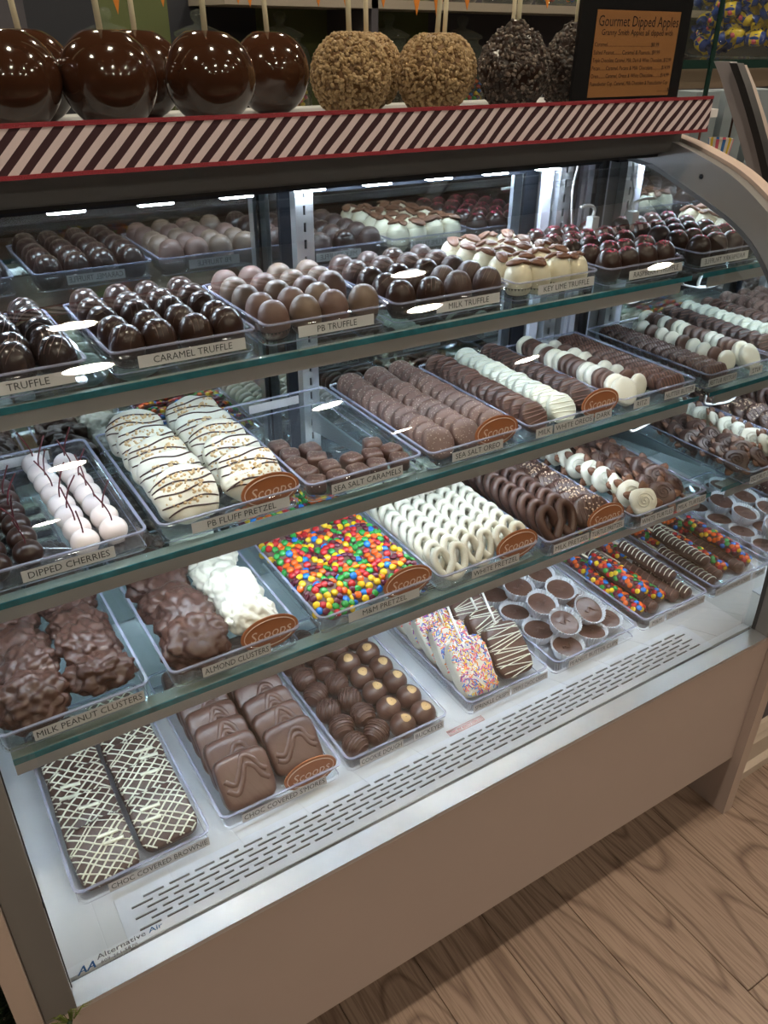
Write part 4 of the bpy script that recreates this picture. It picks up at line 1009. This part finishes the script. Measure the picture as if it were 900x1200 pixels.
M_onut = [mat('dark_crumb', (0.045, 0.030, 0.026), .5), mat('dark_crumb_mid', (0.10, 0.066, 0.055), .5), mat('pale_crumb', (0.23, 0.17, 0.14), .5)]
na = [nut_apple(s, mat('caramel_core', (.20, .10, .04), .5), M_pnut, 2000, .0022, .0036, 0, .001) for s in (1, 2)]
for i, (u, y, lx, ly) in enumerate(((411, .425, -.006, 0), (508, .425, .012, 0))):
    apple_thing('apple rolled in toasted chopped peanuts in the front row', 'peanut apples in the front row', na[i][0], apos(u, y), .100, lx, ly, ('chopped_nuts', na[i][1]))
for i, (u, y, lx, ly) in enumerate(((430, .535, -.004, 0), (518, .535, .004, 0))):
    apple_thing('apple rolled in toasted chopped peanuts in the rear row', 'peanut apples in the rear row', na[1-i][0], apos(u, y), .100, lx, ly, ('chopped_nuts', na[1-i][1]))
oa = nut_apple(5, M_darkc, M_onut, 1300, .0018, .0034, .45, .006)
def drz(me_core, seed):
    return None
for i, (u, y, lab) in enumerate(((602, .425, 'pointed dark chocolate apple coated in crumbs in the front row'), (668, .455, 'pointed dark chocolate apple coated in crumbs beside the price board'), (596, .565, 'pointed dark chocolate apple coated in crumbs in the rear row'))):
    apple_thing(lab, None, oa[0], apos(u, y), .100, .0, 0, ('crumbs', oa[1]), rz=i*1.3)
# price board
pb = thing('price_board', 'dark framed price board with an orange menu of dipped apples', 'sign', (0, 0, 0))
bl = on_y(668, 118, .375); br = on_y(792, 100, .375)
bx0, bx1 = bl.x + .0, br.x + .004; bz0, bz1 = S + .836, S + 1.02
ob('board', MB().box((bx0, .372, bz0), (bx1, .378, bz1)).mesh('board', mat('board_black', (.012, .011, .012), .3), False), pb)
px0, px1 = bx0 + .030, bx1 - .024; pz0, pz1 = S + .856, S + .966
ob('menu_sheet', MB().box((px0, .3712, pz0), (px1, .372, pz1)).mesh('menu_sheet', mat('menu_orange', (.36, .155, .055), .45, var=.12, vscale=12), False), pb)
pw = px1 - px0
M_mink = mat('menu_ink', (.03, .012, .01), .6)
def menu(s, size, z, cx=None, wmax=None, x=None):
    tm = text_mesh(s, size, M_mink, 'LEFT'); tw = text_w(tm); f = min(1, (wmax or pw * .96) / tw)
    xx = px0 + x if x is not None else px0 + (pw - tw * f) / 2
    ob('lettering', tm, pb, (xx, .3709, z), (PI/2, 0, 0), sc=(f, 1, 1))
menu('Gourmet Dipped Apples', .019, pz1 - .014)
menu('Granny Smith Apples all dipped with', .0105, pz1 - .0275, wmax=pw * .86)
for i, s in enumerate(('Caramel.......................................................$8.99', 'Salted Peanut..........Caramel & Peanuts...$9.99', 'Triple Chocolate..Caramel, Milk, Dark & White Chocolate...$12.99', 'Pecan........Caramel, Pecans & Milk Chocolate.............$14.99',
                       'Oreo..........Caramel, Oreos & White Chocolate............$14.99', 'Peanutbutter Cup...Caramel, Milk Chocolate & Peanutbutter Cup', '                                                                     ..............$14.95')):
    menu(s, .0075, pz1 - .0425 - i * .0100, x=.001)

# ================================================================== the shop behind
# back counter unit with shelves
M_shelfw = mat('shelf_white', (.42, .36, .30), .5)
def cand(col, seed, n, R, z0, z1, r=.010):
    rr = random.Random(seed); mb = MB()
    for k in range(n):
        a = rr.uniform(0, 2*PI); q = R * math.sqrt(rr.uniform(.3, 1)); zz = rr.uniform(z0, z1); v, f = ico(1)
        mb.add([(p[0]*r + q*math.cos(a), p[1]*r + q*math.sin(a), p[2]*r*.8 + zz) for p in v], f, rr.randrange(len(col)))
    return mb.mesh('candies', col, False)
rack = thing('jar_rack', 'white wall shelves holding glass candy jars behind the counter', 'shelving', (0, 0, 0))
M_navy = mat('panel_navy', (.022, .024, .035), .6)
for xa, xb, pm in ((.2, .60, M_wallp), (.60, .80, M_navy), (.80, 1.03, M_wallg), (1.03, 1.33, M_navy), (1.33, 2.03, M_wallg), (2.03, 4.2, M_wallp)):
    ob('back_panel', MB().box((xa, 2.30, S + .2), (xb, 2.33, S + 1.75)).mesh('back_panel', pm, False), rack)
for zz in (.685, 1.005): ob('shelf_board', MB().box((.2 if zz < 1 else 1.1, 2.0, S + zz), (4.2, 2.30, S + zz + .025)).mesh('shelf_board', M_shelfw, False), rack)
for xx in (.2, 1.6, 2.9, 4.18): ob('upright', MB().box((xx, 2.0, 0), (xx + .025, 2.30, S + 1.75)).mesh('upright', M_wallp, False), rack)
jb = MB().lathe([(.0001, 0), (.085, 0), (.095, .012), (.097, .15), (.085, .185), (.062, .198), (.066, .21), (.064, .212), (.058, .2), (.083, .18), (.092, .15), (.090, .014), (.0001, .006)], 28, cap=False).mesh('jar_body', M_jar)
jl = MB().lathe([(.0001, .212), (.074, .212), (.076, .222), (.040, .238), (.014, .244), (.012, .25), (.022, .262), (.018, .278), (.0001, .284)], 28, cap=False).mesh('lid', M_jar)
cand_sets = [cand(CANDY, 3, 220, .078, .02, .13), cand([M_milk, M_darkc, M_nut], 4, 220, .078, .02, .12), cand([SPRK[0], SPRK[3], SPRK[1]], 5, 220, .078, .02, .14), cand([M_darkc, M_milk], 6, 220, .078, .02, .11)]
def jar(x, y, z, k, lab, grp):
    j = thing('candy_jar', lab, 'jar', (x, y, z), group=grp); ob('jar_body', jb, j); ob('lid', jl, j); ob('candies', cand_sets[k % 4], j, kind='stuff')
for k, u in enumerate((130, 236, 330, 455, 540, 610)):
    p = on_y(u, 70, 2.12); jar(p.x, 2.12, S + .7105, k, 'lidded glass candy jar on the lower wall shelf behind the apples', 'jars on the lower wall shelf')
for k in range(9): jar(1.75 + k * .26, 2.14, S + 1.0305, k + 1, 'lidded glass candy jar on the upper wall shelf behind the apples', 'jars on the upper wall shelf')
# orange bunting
bn = thing('bunting', 'string of small orange pennant flags hanging behind the apples', 'bunting', (0, 0, 0))
M_or = mat('orange_paper', (.72, .22, .02), .7)
ob('cord', MB().tube([(-.1 + i*.1, 1.0, S + 1.045 - .006*math.sin(i*1.3)) for i in range(24)], .0012, 5).mesh('cord', M_or), bn)
for u, dn in ((137, 17), (190, 8), (278, 5), (292, 9), (372, 8), (405, 14), (448, 9), (487, 18), (512, 34), (546, 12), (640, 10)):
    p = on_y(u, dn, 1.0)
    ob('flag', MB().add([(p.x - .022, .9985, S + 1.048), (p.x + .022, .9985, S + 1.048), (p.x + .002, .9985, p.z), (p.x - .022, 1.0, S + 1.048), (p.x + .022, 1.0, S + 1.048), (p.x + .002, 1.0, p.z)], [(0,2,1),(3,4,5),(0,1,4,3),(1,2,5,4),(2,0,3,5)]).mesh('flag', M_or, False), bn)
# neighbouring counter to the right: glass shelf, jar of wrapped candy, curved support, cartons, striped cups
nb = thing('side_counter', 'low grey side counter with a white moulded baseboard beside the display case', 'counter', (0, 0, 0))
ob('counter_panel', MB().box((1.269, .05, .0), (3.2, .10, S + .30)).mesh('counter_panel', mat('counter_grey', (.075, .068, .08), .6), False), nb)
M_bb = mat('baseboard_cream', (.50, .42, .34), .5)
prof = [(.05, 0), (.020, 0), (.020, .022), (.032, .030), (.032, .085), (.040, .095), (.036, .105), (.044, .120), (.05, .125)]
ob('baseboard', MB().add([(x, a, b) for x in (1.269, 3.2) for a, b in prof], [(i, i+1, len(prof)+i+1, len(prof)+i) for i in range(len(prof)-1)] + [tuple(range(len(prof)-1, -1, -1))]).mesh('baseboard', M_bb, False), nb)
ob('counter_top', MB().box((1.269, .05, S + .30), (3.2, 1.9, S + .33)).mesh('counter_top', mat('counter_wood', (.16, .11, .075), .5), False), nb)
# glass shelf with posts
gs = thing('side_glass_shelf', 'green edged glass shelf carrying the jar of wrapped candies', 'shelf', (0, 0, 0))
JZ = S + .895
ob('glass', MB().box((1.40, .66, JZ - .016), (2.6, 1.10, JZ)).mesh('glass', M_pane, False), gs)
ob('polished_edge', MB().box((1.40, .652, JZ - .016), (2.6, .66, JZ)).mesh('polished_edge', M_edgeg, False), gs)
ob('shelf_rail', MB().box((1.40, .70, JZ - .055), (2.6, .73, JZ - .016)).mesh('shelf_rail', mat('rail_tan', (.17, .125, .09), .5), False), gs)
for x in (1.42, 2.55): ob('post', MB().box((x, .98, S + .33), (x + .02, 1.0, JZ - .016)).mesh('post', M_steel, False), gs)
jc = Vector((1.985, .84, JZ + .0005))
bj = thing('candy_jar', 'large round glass jar full of blue and yellow twist wrapped candies', 'jar', jc)
RJ = .185
jbm = MB().lathe([(.0001, 0), (RJ - .03, 0), (RJ - .005, .012), (RJ, .04), (RJ, .26), (RJ - .03, .30), (RJ - .05, .31)], 40, cap=False)
ob('jar_body', jbm.mesh('jar_body', M_jar), bj)
ob('lid', MB().lathe([(RJ - .045, .311), (RJ - .04, .315), (RJ - .06, .345), (.02, .36), (.015, .37), (.03, .385), (.0001, .40)], 40).mesh('lid', M_jar), bj)
W_b = mat('wrapper_blue', (.012, .045, .26), .3); W_y = mat('wrapper_yellow', (.66, .50, .03), .3); W_p = mat('wrapper_pink', (.58, .10, .14), .35)
def wrapped(seed):
    random.seed(seed); mb = MB()
    mb.blob(2, superq(.018, .012, .011, 3.5), 0)
    mb.tube([(-.009, 0, 0), (.009, 0, 0)], .0126, 10, 1)
    mb.blob(1, lambda d: Vector((d.x*.006, d.y*.009 - .0085, d.z*.006)), 2)
    for s in (-1, 1):
        n = 8; v = [(s*.016, 0, 0)] + [(s*.031, .013*math.cos(2*PI*k/n), .010*math.sin(2*PI*k/n) * (1 if k % 2 else .4)) for k in range(n)]
        mb.add(v, [(0, 1+k, 1+(k+1) % n) for k in range(n)], 0)
    return mb
wm = [wrapped(1).mesh('wrapped_candy', [W_b, W_y, W_p]), wrapped(2).mesh('wrapped_candy', [W_y, W_b, W_p]), wrapped(3).mesh('wrapped_candy', [W_y, W_y, W_p])]
rr = random.Random(5); put = []
while len(put) < 120:
    a = rr.uniform(0, 2*PI); q = (RJ - .052) * math.sqrt(rr.uniform(.45, 1)); p = Vector((q*math.cos(a), q*math.sin(a), rr.uniform(.022, .27)))
    if any((p - o).length < .031 for o in put):
        if rr.random() > .02: continue
    put.append(p)
    kk = rr.choice((0, 0, 0, 1, 2))
    props(ob('wrapped_candy', wm[kk], None, jc + p, (rr.uniform(-.8, .8), rr.uniform(-.6, .6), a + PI/2 + rr.uniform(-.6, .6)), 1.25), ('blue ended candy with a yellow band', 'yellow ended candy with a blue band', 'all yellow candy with a pink print')[kk] + ' inside the large round jar', 'candy', 'wrapped candies in the jar')
# curved support of the neighbouring case
cs = thing('curved_support', 'grey curved metal end support with a black gasket of the next case', 'case frame', (0, 0, 0))
def support(pix, x, wd, t, name, m_):
    P = [on_x(u, v, x) for u, v in pix]; mb = MB(); v = []
    for p in P: v += [(x, p.y - wd/2, p.z), (x, p.y + wd/2, p.z), (x + t, p.y + wd/2, p.z), (x + t, p.y - wd/2, p.z)]
    f = []
    for i in range(len(P) - 1):
        for k in range(4): f.append((4*i+k, 4*i+(k+1) % 4, 4*i+4+(k+1) % 4, 4*i+4+k))
    n = 4*(len(P)-1); f += [(3, 2, 1, 0), (n, n+1, n+2, n+3)]
    ob(name, mb.add(v, f).mesh(name, m_, False), cs)
M_supp = mat('support_grey', (.22, .205, .215), .45)
support([(846, 72), (853, 90), (862, 120), (874, 158), (886, 200), (893, 230), (900, 262)], 1.50, .037, .02, 'support_bar', M_supp)
support([(859, 74), (868, 98), (878, 130), (888, 166), (897, 204), (905, 240), (912, 270)], 1.48, .017, .02, 'gasket', M_black)
support([(862, 76), (872, 100), (883, 134), (893, 168), (902, 206), (910, 242), (918, 272)], 1.52, .020, .02, 'trim', mat('support_tan', (.33, .27, .23), .5))
# cartons with spoon pictures and striped cups on the side counter
M_cart = mat('carton_blue', (.30, .36, .40), .6); M_spoon = mat('carton_brown', (.16, .055, .04), .6); M_cartw = mat('carton_cream', (.50, .42, .38), .6)
for i, (u, lab) in enumerate(((823, 'pale blue carton with a red brown spoon picture beside the striped ribbon'), (858, 'pale blue carton with a dark spoon picture behind the curved support'), (893, 'grey blue carton with a small dark window picture'))):
    p = on_y(u, 150, 1.25); w_ = .115
    c = thing('carton', lab, 'box', (p.x, 1.25, S + .3305)); ob('box_body', MB().box((-w_/2, 0, 0), (w_/2, .10, .46)).mesh('box_body', M_cart, False), c)
    if i < 2:
        ob('printed_spoon', MB().box((-.012, -.001, .13), (-.002, 0, .40)).add([(.028*math.cos(k*PI/10) - .010, -.0012, .115 + .03*math.sin(k*PI/10)) for k in range(20)], [tuple(range(20))]).mesh('printed_spoon', M_spoon if i == 0 else M_darkc, False), c)
        ob('printed_panel', MB().box((-.05, -.0008, .06), (.05, 0, .15)).mesh('printed_panel', M_cartw, False), c)
    else:
        ob('printed_window', MB().box((-.02, -.001, .18), (.012, 0, .23)).box((-.02, -.001, .32), (.03, 0, .345)).mesh('printed_window', M_dark, False), c)
for i, (u, v, lab) in enumerate(((842, 178, 'paper cup with rainbow stripes beside the curved support'), (893, 172, 'striped paper cup standing past the curved support'))):
    p = on_y(u, v, 1.0)
    mb = MB(); n = 24; v_ = [( (r)*math.cos(2*PI*k/n), (r)*math.sin(2*PI*k/n), z_) for r, z_ in ((.024, 0), (.034, .075)) for k in range(n)]
    o = len(mb.v); mb.v += v_
    for k in range(n): mb.f.append((k, (k+1) % n, n+(k+1) % n, n+k)); mb.m.append(k % 6)
    c = thing('striped_cup', lab, 'cup', (p.x, 1.0, p.z - .04), me=mb.mesh('striped_cup', [SPRK[4], SPRK[0], SPRK[4], SPRK[2], SPRK[4], SPRK[3]], False))
    ob('cup_stand', MB().box((-.03, -.03, S + .33 - (p.z - .04)), (.03, .03, -.0005)).mesh('cup_stand', M_cart, False), c)
# artificial greenery at the left foot of the case
random.seed(21)
gr = thing('artificial_plant', 'dark green artificial plant with bright tips beside the left end of the case', 'plant', (-.140, .14, 0))
ob('pot', MB().lathe([(.06, 0), (.072, .16), (.078, .17), (.068, .17), (.06, .15)], 24).mesh('pot', mat('pot_black', (.02, .02, .02), .6)), gr)
M_lf = mat('leaf_dark_green', (.012, .030, .008), .6, var=.5, vscale=15); M_lf2 = mat('leaf_bright_green', (.13, .17, .035), .6)
def blade(mb, base, tip, wd, mi):
    b = Vector(base); t = Vector(tip); d = t - b; s = d.cross(Vector((random.uniform(-1, 1), random.uniform(-1, 1), .2))).normalized() * wd; mid = b + d*.55 + Vector((0, 0, .008))
    mb.add([b - s, b + s, mid + s*.8, mid - s*.8, t], [(0, 1, 2, 3), (3, 2, 4)], mi)
mb = MB()
for k in range(5200):
    a = random.uniform(0, 2*PI); r = math.sqrt(random.uniform(.2, 1)); zb = random.uniform(.15, .60); L = random.uniform(.025, .045); el = random.uniform(-.2, 1.2)
    bx_, by_ = r*.066*math.cos(a), r*.18*math.sin(a); am = a + random.uniform(-1, 1)
    blade(mb, (bx_, by_, zb), (min(bx_ + L*math.cos(el)*math.cos(am), .078), by_ + L*math.cos(el)*math.sin(am), zb + L*math.sin(el)), .0019, 0)
ob('foliage', mb.mesh('foliage', M_lf, False), gr, kind='stuff')
g0 = Vector((-.140, .14, 0)); tp = on_y(82, 1196, -.05) - g0
mb = MB()
for k in range(34):
    a = random.uniform(-.5, PI + .3); L = random.uniform(.010, .026)
    blade(mb, tp + Vector((.004*math.cos(a), 0, 0)), tp + Vector((L*math.cos(a), random.uniform(-.006, .006), L*.55*abs(math.sin(a)) + .003)), .0009, 0)
ob('bright_tips', mb.mesh('bright_tips', M_lf2, False), gr, kind='stuff')
ob('stalk', MB().tube(smoothpath([(.02, -.06, .16), (.05, -.20, .30), tp], 6), .003, 6).mesh('stalk', M_lf), gr)
